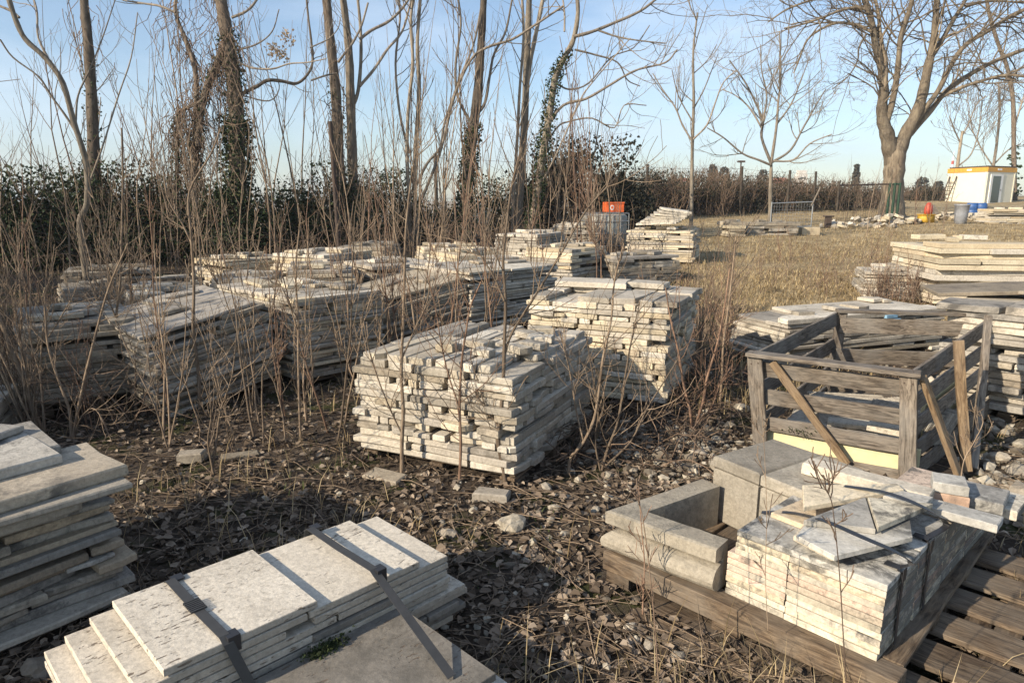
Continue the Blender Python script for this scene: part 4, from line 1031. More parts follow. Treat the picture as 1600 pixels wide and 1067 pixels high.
    for k, (px, py, Y, lab, n_, m_) in enumerate(((1335, 356, 29, 'heap of pale rubble and slab offcuts below the big tree', 34, 'rock'), (1392, 350, 31, 'heap of broken white stone against the big tree trunk', 40, 'rock'), (1492, 344, 34, 'heap of rubble and bricks below the site cabin', 40, 'rock'))):
        X_, Y_, Z_ = at_far(px, py, Y)
        t = thing('rubble_heap', lab, 'rubble heap', (X_, Y_, Z_))
        for q in range(n_):
            a = rng.uniform(0, 6.28); rr = rng.random() ** .6 * (1.1 if k else 1.5); hz = max(0, .62 * (1 - rr / 1.6)) * rng.random()
            slab(t, rng.uniform(.12, .36), rng.uniform(.08, .22), rng.uniform(.04, .12), rr * math.cos(a) * 1.0, rr * math.sin(a) * .5, hz * .6, rng.uniform(0, 3), rng.choice((m_, 'pine', 'lime')), q % 6, 1, rng.uniform(-.6, .6), rng.uniform(-.6, .6), 'stone')
    X_, Y_, Z_ = at_far(1293, 356, 28); mb = MB(); mb.bbox(-.12, .12, -.1, .1, 0, .55, .02); mb.bbox(-.2, .2, -.14, .14, .551, .62, .02); o = mb.build('iron_stove', M['rust'], None); o.scale = (.8, .8, .7); o.location = (X_, Y_, Z_); tag(o, 'small rusty red iron piece standing in the grass by the fence', 'ironware')
    X_, Y_, Z_ = at_far(1552, 330, 36)
    # steel mesh panel leaning near the fence
    t = thing('mesh_panel', 'galvanised steel mesh panel standing behind the brown slab pile', 'mesh panel', D(1203, 357, 24).tolist(), .05)
    Wp, Hp = 1.45, .85; tb = TB()
    for f in (0, Wp): tb.tube([(f, 0, -.05), (f, 0, Hp + .05)], .022, 6)
    for z in (.02, Hp): tb.tube([(0, 0, z), (Wp, 0, z + .05)], .022, 6)
    tb.build('frame', M['steel'], t); tb = TB()
    for k in range(1, 15): tb.tube([(Wp * k / 15, .01, .02), (Wp * k / 15, .01, Hp)], .004, 3)
    for k in range(1, 8): tb.tube([(0, .01, Hp * k / 8), (Wp, .01, Hp * k / 8)], .004, 3)
    tb.build('mesh', M['steel'], t); tb = TB(); tb.tube([(Wp - .05, 0, Hp * .9), (Wp + .22, 0, Hp + .55)], .03, 5); tb.build('stay', M['crate'], t)
    # fence posts and wire
    posts = [(520, 190, 15.5), (680, 240, 22), (1010, 257, 29), (1161, 260, 33), (1234, 266, 34), (1277, 268, 35.5), (1312, 283, 36)]
    pts = []
    for k, (px, top, Y) in enumerate(posts):
        p = D(px, top, Y); z0 = gz(p[0], p[1]); pts.append((p[0], p[1], p[2], z0))
        tb = TB(); lean = (k * 37 % 5 - 2) * .03
        tb.tube([(0, 0, -.1), (lean, 0, p[2] - z0)], .06 if k else .05, 7)
        mb = None
        o = tb.build('fence_post', M['dark_wood'] if k else M['rust']); o.location = (p[0], p[1], z0)
        labs = ['thin rusty post leaning on the grey ivy trunk', 'dark fence post between the forked trunk and the ivy trunk', 'dark fence post standing alone right of the dark leafy bush', 'dark fence post between the two small bare trees', 'leaning dark fence post right of the spreading bare tree', 'dark fence post behind the steel mesh panel', 'short dark fence post nearest the big tree']
        tag(o, labs[k], 'fence post', 'old fence posts')
    t = thing('wire_fence', 'sagging wire strung along the old fence posts', 'wire fence'); 
    for q in range(4):
        tb = TB()
        for (a, b) in zip(pts[1:], pts[2:]):
            f = .2 + .25 * q; A = np.array([a[0], a[1], a[3] + (a[2] - a[3]) * f]); B = np.array([b[0], b[1], b[3] + (b[2] - b[3]) * f])
            tb.tube([A, (A + B) / 2 - [0, 0, .06], B], .006, 3)
        tb.build('wire', M['rust'], t)
    t = thing('green_gate', 'green steel gate frame in front of the big tree trunk', 'gate')
    Y = 28.0
    for px in (1391, 1399, 1407):
        tb = TB(); p = D(px, 286, Y); z0 = gz(p[0], p[1]); tb.tube([(p[0], p[1], z0 - .05), (p[0], p[1], p[2])], .05, 6); tb.build('gate_post', M['gate_green'], t)
    tb = TB(); a, b = D(1312, 290, Y), D(1391, 288, Y); tb.tube([a, b], .035, 5); tb.build('top_rail', M['rust'], t)
    tb = TB(); a, b = D(1391, 288, Y), D(1407, 288, Y); tb.tube([a, b], .035, 5); tb.build('top_rail', M['gate_green'], t)
    tb = TB()
    for k in range(24):
        f = k / 23; a = D(1312 + 79 * f, 290, Y); z0 = gz(a[0], a[1]); tb.tube([(a[0], a[1], z0), a], .006, 3)
    tb.build('mesh', M['rust'], t)
    # far buildings, mast and street lamp beyond the hedge
    def house(label, px0, px1, base, eave, Y, wallm, roofm, hip):
        a, b = D(px0, base, Y), D(px1, base, Y); w_ = b[0] - a[0]; h_ = (base - eave) / FPX * Y
        t = thing('house', label, 'house', (a[0], a[1], a[2]))
        mb = MB(); mb.box(0, w_, 0, w_ * .7, -6, h_); wl = mb.build('wall', wallm, t)
        mb = MB(); e = .4; mb.add([(-e, -e, h_ + .01), (w_ + e, -e, h_ + .01), (w_ + e, w_ * .7 + e, h_ + .01), (-e, w_ * .7 + e, h_ + .01), (w_ * .2, w_ * .35, h_ + hip), (w_ * .8, w_ * .35, h_ + hip)], [(3, 2, 1, 0), (0, 1, 5, 4), (1, 2, 5), (2, 3, 4, 5), (3, 0, 4)]); mb.build('roof', roofm, t)
        for k in range(3):
            mb = MB(); x0 = w_ * (.12 + .3 * k); mb.box(x0, x0 + w_ * .12, -.06, -.003, h_ * .3, h_ * .75); mb.build('window', M['glass'], t)
    M['tile_red'] = plain('clay_roof', (.30, .12, .075), .8); M['plaster'] = plain('pale_plaster', (.62, .58, .52), .8, 0, .06, .3)
    house('far house with a red tiled roof beyond the hedge', 1207, 1236, 292, 287, 170, M['plaster'], M['tile_red'], 1.4)
    house('far pale house half hidden left of the slim bare tree', 1058, 1078, 292, 284, 170, M['plaster'], M['tile_red'], .8)
    p = D(1250, 296, 230); t = thing('bell_tower', 'far white tower rising above the hedge line', 'tower', (p[0], p[1], p[2]))
    w_ = 14 / FPX * 230; h_ = 28 / FPX * 230
    mb = MB(); mb.box(-w_ / 2, w_ / 2, -w_ / 2, w_ / 2, -6, h_ * .8); mb.build('shaft', M['plaster'], t); mb = MB(); mb.box(-w_ * .4, w_ * .4, -w_ * .4, w_ * .4, h_ * .8 + .01, h_); mb.build('belfry', M['plaster'], t)
    for k in (-1, 1): mb = MB(); mb.box(k * w_ * .2 - .3, k * w_ * .2 + .3, -w_ / 2 - .1, -w_ / 2 - .003, h_ * .5, h_ * .65); mb.build('opening', M['glass'], t)
    p = D(1484, 290, 260); t = thing('radio_mast', 'red and white banded radio mast far behind the site cabin', 'mast', (p[0], p[1], -6))
    s = 260 / FPX; hm = p[2] + 6 + 45 * s
    for k in range(8):
        z0 = hm - 45 * s + k * 5.2 * s; mb = MB(); r_ = 3.2 * s * (1 - k * .07); mb.lathe([(r_, z0), (r_ * .95, z0 + 5.1 * s)], 8); mb.build('band', M['white'] if k % 2 else M['red'], t)
    mb = MB(); mb.lathe([(2.5 * s, 0), (2.4 * s, hm - 45 * s - .01)], 8); mb.build('shaft', M['white'], t); mb = MB(); mb.lathe([(.5 * s, hm - 45 * s + 41.7 * s), (.3 * s, hm + 6 * s)], 6); mb.build('tip', M['white'], t)
    p = D(1158, 253, 60); t = thing('street_lamp', 'street lamp rising above the hedge behind the spreading tree', 'street lamp', (p[0], p[1], gz(p[0], p[1])))
    hz = p[2] - gz(p[0], p[1]); tb = TB(); tb.tube([(0, 0, 0), (0, 0, hz)], .06, 6); tb.build('pole', M['rust'], t); mb = MB(); mb.bbox(-.3, .3, -.15, .15, hz - .06, hz + .1, .03); mb.build('lamp_head', M['rust'], t)
far_yard()

# ------------------------------------------------------------------ trees
NR = np.random.default_rng(11)
def rot_about(v, ax, a):
    ax = ax / np.linalg.norm(ax); return v * math.cos(a) + np.cross(ax, v) * math.sin(a) + ax * (ax @ v) * (1 - math.cos(a))
def grow(tb, p, d, Ln, r, lvl, up=.12, droop=0.0, wob=.18, kids=(3, 5), ratio=.55, spread=.75, k=4, minr=.0025, rng=NR):
    n = 6 if lvl > 0 else 4
    P = [np.array(p, float)]; d = np.array(d, float); d /= np.linalg.norm(d); st = Ln / n; ds = []
    for i in range(n):
        d = d + rng.normal(0, wob, 3) * .6 + np.array([0, 0, up - droop * (i / n)])
        d /= np.linalg.norm(d); ds.append(d); P.append(P[-1] + d * st)
    rr = np.maximum(minr, np.linspace(r, r * .45 if lvl > 0 else r * .35, n + 1))
    tb.tube(P, rr, k if lvl > 0 else 3, rng.random())
    if lvl <= 0: return
    m = rng.integers(kids[0], kids[1] + 1)
    for q in range(m):
        f = .25 + .75 * (q + rng.random() * .8) / m; i = min(n - 1, int(f * n)); ax = rng.normal(size=3)
        nd = rot_about(ds[i], np.cross(ds[i], ax), spread * rng.uniform(.6, 1.3))
        grow(tb, P[i] + (P[i + 1] - P[i]) * (f * n - i if f < 1 else 0), nd, Ln * ratio * rng.uniform(.7, 1.25) * (1.15 - .4 * f), max(minr, rr[i] * .6), lvl - 1, up, droop, wob, kids, ratio, spread, k, minr, rng)
def limb(tb, pts, Y, w, k=8, dy=0.0, rnd=.5, base=None):
    """main limb from photo points at distance Y; w = widths in photo pixels at start and end; it leans dy m back or forth"""
    n = len(pts); Ys = Y + np.linspace(0, 1, n) ** 1.3 * dy + NR.normal(0, .02 * Y / 15, n) * (np.arange(n) > 0)
    P = np.array([D(px, py, yy) for (px, py), yy in zip(pts, Ys)])
    if base is not None and P[0][2] > base + .05:
        q = P[0].copy(); q[2] = base - .15; P = np.vstack([q, P])
    Pc = catmull(P, 4); m = len(Pc); r = np.interp(np.linspace(0, 1, m), np.linspace(0, 1, len(w)), w) * .5 * Y / FPX
    if base is not None: r = r * (1 + .3 * np.exp(-np.arange(m) / 1.6))
    r = r * (1 + .06 * np.sin(np.arange(m) * 1.7 + pts[0][0]))
    tb.tube(Pc, r, k, rnd); return Pc, r
def foot(pts, Y):
    """extend a traced trunk down to the ground"""
    p = D(pts[0][0], pts[0][1], Y); return p
def twigs_on(tb, Pc, r, n, Ln, rad, lvl, lo=.3, **kw):
    m = len(Pc)
    for q in range(n):
        f = lo + (1 - lo) * NR.random(); i = min(m - 2, int(f * (m - 1))); T = Pc[i + 1] - Pc[i]; T /= np.linalg.norm(T)
        ax = NR.normal(size=3); nd = rot_about(T, np.cross(T, ax), NR.uniform(.5, 1.1))
        grow(tb, Pc[i], nd, Ln * NR.uniform(.5, 1.2), min(rad, r[i] * .6), lvl, **kw)
def ivy_on(lb, Pc, r, dens, size, lo=0, hi=1, thick=1.6):
    m = len(Pc); seg = np.linalg.norm(np.diff(Pc, axis=0), axis=1)
    for i in range(int(lo * (m - 1)), int(hi * (m - 1))):
        n = int(dens * 1.9 * seg[i] * (r[i] + .1) * 10)
        f = NR.random((n, 1)); a = NR.uniform(0, 2 * math.pi, n); rad = (r[i] + .03) * (1 + (thick - 1) * .6 * NR.random(n) ** 2.2) + .015
        base = Pc[i] * (1 - f) + Pc[i + 1] * f
        off = np.stack([np.cos(a) * rad, np.sin(a) * rad, NR.normal(0, .05, n)], 1)
        lb.add(base + off, size, NR)
def tree(label, limbs, Y, mat='bark', twig=None, ivy=None, group=None, name='bare_tree', vines=0):
    """limbs: list of (points, (w0, w1), dy); first one is the trunk"""
    p0 = D(limbs[0][0][0][0], limbs[0][0][0][1], Y); z0 = gz(p0[0], p0[1])
    root = thing(name, label, 'tree', (0, 0, 0), 0, group)
    tb = TB(); cr = TB(); allp = []
    limbs = [(p_, tuple(k_ * (.74 if mat != 'bark_big' or i_ < 5 else .68) for k_ in w_), d_) for i_, (p_, w_, d_) in enumerate(limbs)]
    for i, (pts, w_, dy) in enumerate(limbs):
        Pc, r = limb(tb if w_[0] > 5.5 else cr, pts, Y, w_, 9 if w_[0] > 9 else 6, dy, (i * .37 + pts[0][0] * .013) % 1, z0 if i == 0 else None)
        allp.append((Pc, r))
        if twig:
            tw = dict(twig); n = tw.pop('n'); Ln = tw.pop('Ln'); rad = tw.pop('rad'); lv = tw.pop('lvl'); lo = tw.pop('lo', .35)
            tw0 = tw.pop('trunk', 0)
            nn = tw0 if (i == 0 and len(limbs) > 1) else n
            lng = np.linalg.norm(Pc[-1] - Pc[0])
            twigs_on(cr, Pc, r, int(round(nn * max(.4, lng / 3.0))), Ln, rad, lv, lo, **tw)
    tb.build('trunk', M[mat], root); cr.build('crown', M['twig'] if mat != 'bark_big' else M['bark_big'], root)
    if ivy:
        lb = LB()
        for (i, lo, hi, dens, size, thick) in ivy: ivy_on(lb, *allp[i], dens, size * .85, lo, hi, thick)
        link('ivy', lb.mesh('ivy', M['ivy'], NR), root)
    if vines:
        vb = TB()
        vl = [k_ for k_ in (0, 1, 3, 4) if k_ < len(allp)] if vines > 400 else [0]
        for q in range(vines):
            Pc, r = allp[vl[NR.integers(0, len(vl))]]; i = NR.integers(0, len(Pc) - 1)
            a = NR.uniform(0, 6.28); rad = r[i] + NR.random() ** 2 * .5; p = Pc[i] + np.array([math.cos(a) * rad, math.sin(a) * rad, NR.normal(0, .2)])
            ln = NR.uniform(.3, 1.5); n = 7; P = [p]; d = np.array([NR.normal(0, .5), NR.normal(0, .5), -.6])
            for s_ in range(n):
                d = d * .6 + np.array([NR.normal(0, .45), NR.normal(0, .45), -.45 + NR.normal(0, .3)]); d /= max(.5, np.linalg.norm(d)); P.append(P[-1] + d * ln / n)
            vb.tube(P, np.linspace(.008, .003, n + 1), 3, NR.random())
        vb.build('vine', M['vine'], root)
    return root
thin = dict(n=4, Ln=1.1, rad=.014, lvl=1, up=.10, wob=.2, kids=(2, 4), ratio=.5, spread=.7, trunk=2)
tree('straight dark trunk with peeling bark and ivy at its foot', [([(152, 415), (151, 350), (148, 290), (146, 230), (143, 150), (138, 70), (132, 10), (128, -60)], (30, 14), .2)], 14.5, 'bark_dark', dict(thin, n=1, trunk=1), [(0, 0, .35, 90, .08, 2.2), (0, .3, .7, 14, .06, 1.3)], vines=60)
tree('crooked pale trunk arching towards the sky edge', [([(136, 472), (134, 430), (128, 380), (125, 345), (136, 318), (136, 270), (131, 240), (115, 190), (98, 130), (72, 92), (40, 62), (24, 30), (8, -20)], (13, 9), -.4),
     ([(98, 130), (80, 100), (60, 60), (58, 20), (50, -10)], (5, 3), .3), ([(126, 220), (105, 185), (80, 150), (60, 120), (20, 90), (0, 62)], (5, 3), -.3), ([(30, 28), (18, 18), (0, 10), (-20, 0)], (6, 4), .1), ([(118, 200), (122, 150), (140, 110), (160, 60), (180, 0)], (4, 2), .4),
     ([(134, 300), (160, 230), (185, 150), (205, 90), (215, 20)], (4, 2), .3)], 10.8, 'bark', dict(thin, n=4, Ln=.8, rad=.009))
tree('ivy-clad double trunk hung with a curtain of dry vines', [([(376, 420), (374, 350), (372, 300), (370, 220), (368, 150), (360, 90), (352, 40), (342, -20), (338, -60)], (40, 20), .1),
     ([(300, 410), (303, 330), (306, 250), (308, 180), (305, 110), (292, 68), (274, 18), (280, -20)], (15, 6), .4), ([(274, 20), (250, 10), (225, 6), (192, 1)], (5, 3), .2),
     ([(356, 60), (340, 100), (322, 140), (312, 190), (310, 230)], (18, 12), -.2), ([(277, 400), (276, 300), (277, 220), (278, 180), (290, 170), (318, 158)], (9, 7), -.1),
     ([(372, 150), (402, 135), (418, 126), (440, 127), (462, 131), (478, 120), (488, 100), (487, 70), (482, 30), (478, -10)], (8, 4), .5), ([(486, 126), (510, 118), (526, 115)], (4, 3), .1), ([(484, 75), (500, 68), (515, 60), (528, 45), (532, 28)], (3, 2), .2),
     ([(345, 75), (370, 95), (392, 106), (425, 108), (452, 100), (480, 98), (510, 92)], (5, 2), -.3), ([(362, 28), (385, 18), (400, 2), (410, -20)], (6, 4), .2), ([(380, 150), (420, 158), (436, 140), (432, 115)], (3, 2), .2), ([(365, 80), (400, 70), (425, 50), (436, 15)], (4, 2), -.2)],
     15.0, 'bark_dark', dict(thin, n=2, Ln=.8, rad=.01, trunk=0), [(0, 0, .45, 160, .085, 2.4), (0, .4, .72, 70, .07, 1.7), (1, .0, .45, 60, .08, 2.2), (3, .2, 1, 25, .07, 1.6), (4, 0, .6, 60, .08, 2.0)], vines=850)
tree('tall grey trunk with a bark of climbing stems and a small ivy tuft', [([(545, 400), (538, 360), (532, 300), (528, 230), (525, 150), (518, 80), (512, 20), (508, -50)], (30, 14), .1), ([(528, 98), (540, 82), (552, 66), (565, 40), (575, 5)], (6, 4), .3)], 17, 'bark_dark', dict(thin, n=2, trunk=1), [(0, 0, .35, 70, .08, 2.2), (0, .3, .62, 25, .06, 1.4)], vines=120)
tree('forked grey trunk beside the tall climbing-stem trunk', [([(562, 400), (556, 340), (552, 290), (549, 200), (547, 130), (545, 80), (540, 30), (532, -30)], (25, 12), .0), ([(552, 165), (560, 140), (564, 90), (563, 40), (558, -10)], (9, 6), .5), ([(562, 62), (580, 48), (610, 32), (635, 5), (645, -20)], (7, 5), .6), ([(562, 135), (585, 108), (605, 78), (628, 50), (640, 10), (648, -20)], (7, 4), .9)], 17.5, 'bark', dict(thin, n=4, Ln=1.4, rad=.013, trunk=1))
tree('slim twin trunks with greenish bark left of the dark ivy trunk', [([(655, 400), (650, 340), (648, 290), (650, 220), (655, 140), (652, 70), (658, -20)], (12, 7), .2), ([(642, 400), (640, 320), (636, 250), (638, 170), (645, 100), (642, 30), (650, -20)], (9, 6), -.3), ([(650, 290), (668, 255), (688, 230), (695, 190), (720, 120), (740, 70), (752, 10)], (6, 4), .6), ([(640, 240), (625, 180), (618, 100), (625, 30), (622, -20)], (6, 4), .4)], 18, 'bark', dict(thin, n=5, Ln=1.3, rad=.013, trunk=2), [(0, .0, .3, 40, .07, 2.0)])
tree('dark trunk wrapped in ivy with pale upper stem', [([(722, 385), (727, 330), (732, 270), (738, 210), (746, 150), (750, 90), (754, 30), (757, -30)], (32, 12), .1), ([(746, 178), (758, 160), (765, 120), (772, 85), (790, 50), (800, 0)], (7, 4), .5), ([(734, 190), (715, 150), (712, 100), (720, 40), (715, -10)], (6, 4), -.4), ([(650, 330), (670, 285), (690, 230), (710, 150), (735, 95), (760, 75), (800, 62), (835, 40), (880, 10)], (7, 4), -.6)], 18, 'bark_dark', dict(thin, n=4, Ln=1.3, rad=.013, trunk=1), [(0, 0, .55, 120, .08, 1.7)])
tree('pair of pale straight trunks leaning apart at the top', [([(805, 390), (810, 330), (815, 260), (820, 180), (823, 100), (826, 20), (828, -40)], (19, 11), .2), ([(820, 160), (828, 100), (838, 50), (850, -10)], (10, 8), .3), ([(800, 380), (803, 300), (808, 220), (812, 140), (818, 60), (815, -20)], (7, 5), -.4)], 19, 'bark', dict(thin, n=4, Ln=1.5, rad=.013, trunk=3))
tree('leaning ivy-covered trunk with long curved boughs over the meadow', [([(830, 370), (838, 310), (850, 230), (860, 170), (868, 120), (882, 90), (896, 62), (903, 20), (900, -20)], (20, 7), .1),
     ([(896, 58), (925, 50), (960, 36), (1000, 18), (1030, -4), (1060, -20)], (7, 4), .6), ([(935, 48), (965, 58), (1000, 64), (1040, 68)], (4, 2), -.3), ([(898, 78), (930, 86), (965, 98), (980, 125), (1000, 135)], (4, 2), .5),
     ([(868, 130), (890, 140), (920, 130), (955, 90), (990, 75), (1015, 40)], (4, 2), .8), ([(852, 200), (880, 165), (915, 155), (950, 135), (978, 118), (1000, 108), (1040, 98), (1058, 78)], (6, 3), -.4), ([(845, 240), (870, 200), (890, 190), (925, 185), (960, 200), (975, 165), (1010, 165)], (4, 2), .6),
     ([(838, 300), (870, 240), (905, 160), (925, 130), (985, 60)], (4, 2), -.8), ([(882, 50), (882, 20), (878, -10)], (4, 3), .2)], 18, 'bark', dict(thin, n=5, Ln=1.5, rad=.012, trunk=1), [(0, .0, .72, 110, .075, 2.2)])
small = dict(n=5, Ln=1.5, rad=.02, lvl=2, up=.12, wob=.13, kids=(2, 4), ratio=.55, spread=.6, trunk=2, lo=.3)
tree('slim bare tree standing behind the cream stone stack', [([(1080, 340), (1081, 280), (1082, 220), (1084, 160), (1083, 110), (1084, 70), (1090, 20)], (9, 3), 0), ([(1082, 222), (1066, 195), (1055, 168), (1035, 140), (1020, 115)], (4, 2), .4), ([(1083, 218), (1105, 195), (1118, 160), (1130, 130), (1150, 110)], (4, 2), -.4), ([(1084, 170), (1100, 140), (1112, 110), (1122, 85)], (3, 1.5), .5), ([(1082, 190), (1060, 150), (1050, 110)], (3, 1.5), -.5), ([(1084, 115), (1105, 95), (1120, 70)], (2.5, 1.5), .3)], 24, 'bark', small)
tree('spreading bare tree with fan of upswept limbs on the meadow edge', [([(1203, 340), (1204, 290), (1205, 262), (1206, 245)], (10, 8, 7, 2), 0), ([(1205, 256), (1190, 215), (1192, 190), (1180, 160), (1165, 130), (1140, 95)], (6, 2.5), .6), ([(1205, 255), (1213, 200), (1216, 160), (1220, 120), (1218, 50)], (6, 2.5), -.2), ([(1204, 258), (1185, 250), (1160, 240), (1130, 215), (1105, 200)], (5, 2), -.7), ([(1206, 254), (1235, 235), (1255, 200), (1275, 165), (1290, 140)], (5, 2), .5), ([(1207, 252), (1240, 250), (1265, 225), (1300, 210)], (4, 2), -.6), ([(1190, 200), (1172, 170), (1150, 150), (1128, 140)], (4, 1.5), .5), ([(1213, 195), (1235, 165), (1250, 130), (1265, 90)], (4, 1.5), .4), ([(1192, 192), (1198, 150), (1190, 110), (1188, 70)], (4, 1.5), -.4)], 25, 'bark', dict(small, n=6, trunk=0))
bigtw = dict(n=7, Ln=3.0, rad=.035, lvl=3, up=.02, droop=.09, wob=.24, kids=(2, 4), ratio=.58, spread=.8, trunk=0, lo=.3, minr=.0048)
tree('big old tree with a thick forked trunk beside the site cabin', [([(1392, 342), (1394, 310), (1396, 280), (1398, 255), (1399, 232), (1398, 215)], (48, 42, 39, 40, 36, 8), 0),
     ([(1395, 262), (1391, 235), (1386, 210), (1380, 190), (1378, 168), (1381, 140), (1378, 110), (1368, 70), (1362, 35), (1348, -10)], (30, 30, 25, 21, 18, 15, 12, 11), .3), ([(1384, 195), (1393, 165), (1400, 130), (1404, 95), (1408, 55), (1420, 20), (1430, -20)], (13, 8), -.4), ([(1383, 140), (1384, 100), (1376, 60), (1372, 20), (1360, -30)], (9, 6), .8),
     ([(1400, 262), (1405, 236), (1415, 210), (1432, 178), (1442, 145), (1450, 105), (1458, 70), (1462, 30), (1465, -20)], (30, 29, 25, 21, 18, 15, 12, 11), -.2), ([(1452, 95), (1468, 70), (1485, 40), (1500, 15), (1515, -10)], (11, 7), .6), ([(1425, 205), (1446, 170), (1466, 142), (1490, 95), (1512, 68), (1545, 48), (1580, 25), (1620, 8)], (12, 7), -1), ([(1422, 210), (1455, 172), (1478, 143), (1510, 120), (1550, 98), (1600, 78), (1640, 66)], (13, 7), .8), ([(1465, 155), (1500, 138), (1530, 128), (1570, 118), (1620, 122)], (8, 5), -.8),
     ([(1361, 50), (1340, 40), (1310, 36), (1285, 45), (1262, 62), (1250, 90), (1240, 115)], (7, 3), .8), ([(1352, 15), (1335, 12), (1310, 18), (1285, 28), (1255, 38), (1225, 45)], (7, 3), -.8), ([(1355, 52), (1342, 75), (1340, 95), (1325, 120), (1300, 140)], (4, 2), .5), ([(1345, -5), (1310, -10), (1270, 0), (1230, 15), (1200, 35)], (7, 3), .4), ([(1400, 60), (1380, 30), (1375, 5)], (4, 2), -.6), ([(1508, 10), (1550, 2), (1600, 5)], (6, 4), .5)],
     30, 'bark_big', bigtw, name='old_tree')
tree('tall thin tree rising behind the cabin at its far end', [([(1586, 345), (1585, 290), (1584, 230), (1583, 160), (1575, 110), (1560, 70), (1545, 20), (1540, -20)], (10, 6), 0), ([(1584, 200), (1600, 150), (1612, 100)], (4, 2), .5), ([(1580, 130), (1560, 110), (1530, 95), (1510, 70)], (4, 2), .8)], 52, 'bark_dark', dict(bigtw, n=5, Ln=3.2, lvl=2, minr=.01), [(0, .1, .3, 4, .3, 3)])
tree('pale young tree behind the cabin roof beside the radio mast', [([(1494, 300), (1496, 262), (1500, 230), (1504, 205)], (8, 5), 0), ([(1502, 215), (1515, 190), (1525, 165), (1540, 150)], (3, 2), .4), ([(1501, 225), (1490, 200), (1485, 185)], (3, 2), -.3), ([(1497, 260), (1518, 240), (1530, 200), (1535, 150)], (3, 2), .4)], 56, 'bark', dict(small, n=6, Ln=3, minr=.012))
tree('dark branching tree behind the middle of the cabin', [([(1548, 300), (1552, 262), (1558, 220), (1562, 170), (1560, 130)], (7, 4), 0), ([(1553, 262), (1535, 235), (1520, 205), (1515, 180)], (3, 2), .5), ([(1555, 255), (1575, 235), (1595, 225)], (3, 2), -.5)], 58, 'bark_dark', dict(small, n=8, Ln=3.2, minr=.012))
# pale dry seed clusters hanging on a bough
tb_ = LB()
for (px, py) in ((446, 55), (452, 62), (428, 82), (436, 86), (444, 84), (424, 76)):
    c = D(px, py, 15.2); tb_.add(c + NR.normal(0, .07, (30, 3)), .06, NR)
root_ = [o for o in bpy.data.objects if o.get('label', '').startswith('ivy-clad double')][0]
link('seed_cluster', tb_.mesh('seed_cluster', M['seed'], NR), root_)

# ------------------------------------------------------------------ bushes
def bush(label, px0, px1, ytop, Y, n=2500, size=.07, mat='ivy', stems=30, depth=1.6, gaps=.35, name='ivy_bush', cat='bush', base=None, group=None, fstem=None):
    a, b = D(px0, 330, Y), D(px1, 330, Y); cx = (a[0] + b[0]) / 2; hw = (b[0] - a[0]) / 2; cy = Y
    z0 = gz(cx, cy); h = D((px0 + px1) / 2, ytop, Y)[2] - z0
    t = thing(name, label, cat, (cx, cy, z0), 0, group)
    rng = NR; nb = 30; C = []; n = int(n * 2.3)
    for q in range(nb):
        x = rng.uniform(-1, 1); hh = h * (.55 + .45 * math.cos(x * 1.25)) * rng.uniform(.62, 1.0)
        C.append((x * hw, rng.uniform(-.5, .5) * depth, hh * rng.uniform(.12, 1.0), rng.uniform(.2, .42)))
    lb = LB()
    for (x, y, z, r) in C:
        m = int(n / nb); p = rng.normal(size=(m, 3)) * r * .72 * np.array([1.25, 1.25, .85])
        lb.add(p + [x, y, max(z, .1)], size, rng)
    lb.add(np.stack([rng.uniform(-hw, hw, n // 5), rng.uniform(-.5, .5, n // 5) * depth, rng.random(n // 5) ** 1.2 * h * .95], 1), size, rng)
    link('foliage', lb.mesh('foliage', M[mat], rng), t)
    tb = TB()
    for q in range(stems):
        x = rng.uniform(-1, 1) * hw; y = rng.uniform(-.5, .5) * depth
        grow(tb, (x, y, 0), (rng.normal(0, .3), rng.normal(0, .3), 1), h * rng.uniform(.6, 1.1), rng.uniform(.008, .02), 1, .05, 0, .2, (3, 6), .5, .8, 4, .004, rng)
    tb.build('stem', M['vine'], t)
G_ = 'evergreen bushes along the old fence'
def side_bush(label, x, y, hw, h, n):
    global D
    keep = D
    D = lambda px, py, Y: np.array([x + (hw if px > 0 else -hw) if py == 330 else x, y, gz(x, y) + h])
    bush(label, -1, 1, 0, y, n, .10, group=G_)
    D = keep
side_bush('ivy bush at the yard edge nearest the dark marble slabs', -7.2, 3.4, 1.5, 3.2, 3600)
side_bush('ivy bush at the yard edge level with the brown slab stack', -9.2, 6.2, 1.6, 3.6, 3600)
side_bush('ivy bush at the yard edge before the crooked trunk', -11.5, 9.5, 1.6, 3.6, 3000)
bush('broad ivy bush at the very edge beside the crooked trunk', -60, 60, 248, 13.8, 2600, group=G_)
bush('dense ivy bush between the crooked trunk and the picture edge bush', 40, 150, 258, 14.4, 2800, group=G_)
bush('loose ivy bush right of the straight dark trunk', 140, 235, 240, 14.8, 2600, group=G_)
bush('ivy bush left of the vine-hung double trunk', 215, 310, 268, 15.2, 2400, group=G_)
bush('dark ivy bush at the foot of the vine-hung double trunk', 300, 420, 290, 15.4, 3600, group=G_)
bush('low ivy bush bridging to the tall climbing-stem trunk', 410, 510, 288, 16.8, 1900, group=G_, name='ivy_bush')
bush('ragged ivy bush around the tall climbing-stem trunk', 480, 560, 245, 17.2, 1900, group=G_)
bush('ivy bush behind the forked grey trunk', 560, 650, 255, 19, 1900, group=G_)
bush('low ivy bush behind the slim twin trunks', 620, 725, 315, 20, 1400, group=G_)
bush('thin ivy bush between the ivy trunk and the pale trunks', 750, 830, 268, 20.5, 1300, group=G_)
bush('large dark evergreen bush under the leaning ivy trunk', 830, 990, 205, 21, 5200, .10, 'dull', 60, 2.4, group=G_)
bush('low dark bush behind the water tank', 900, 1010, 285, 23, 2200, .10, 'dull', 40, 2, group=G_)
H_ = 'brown hedge clumps beyond the fence posts'
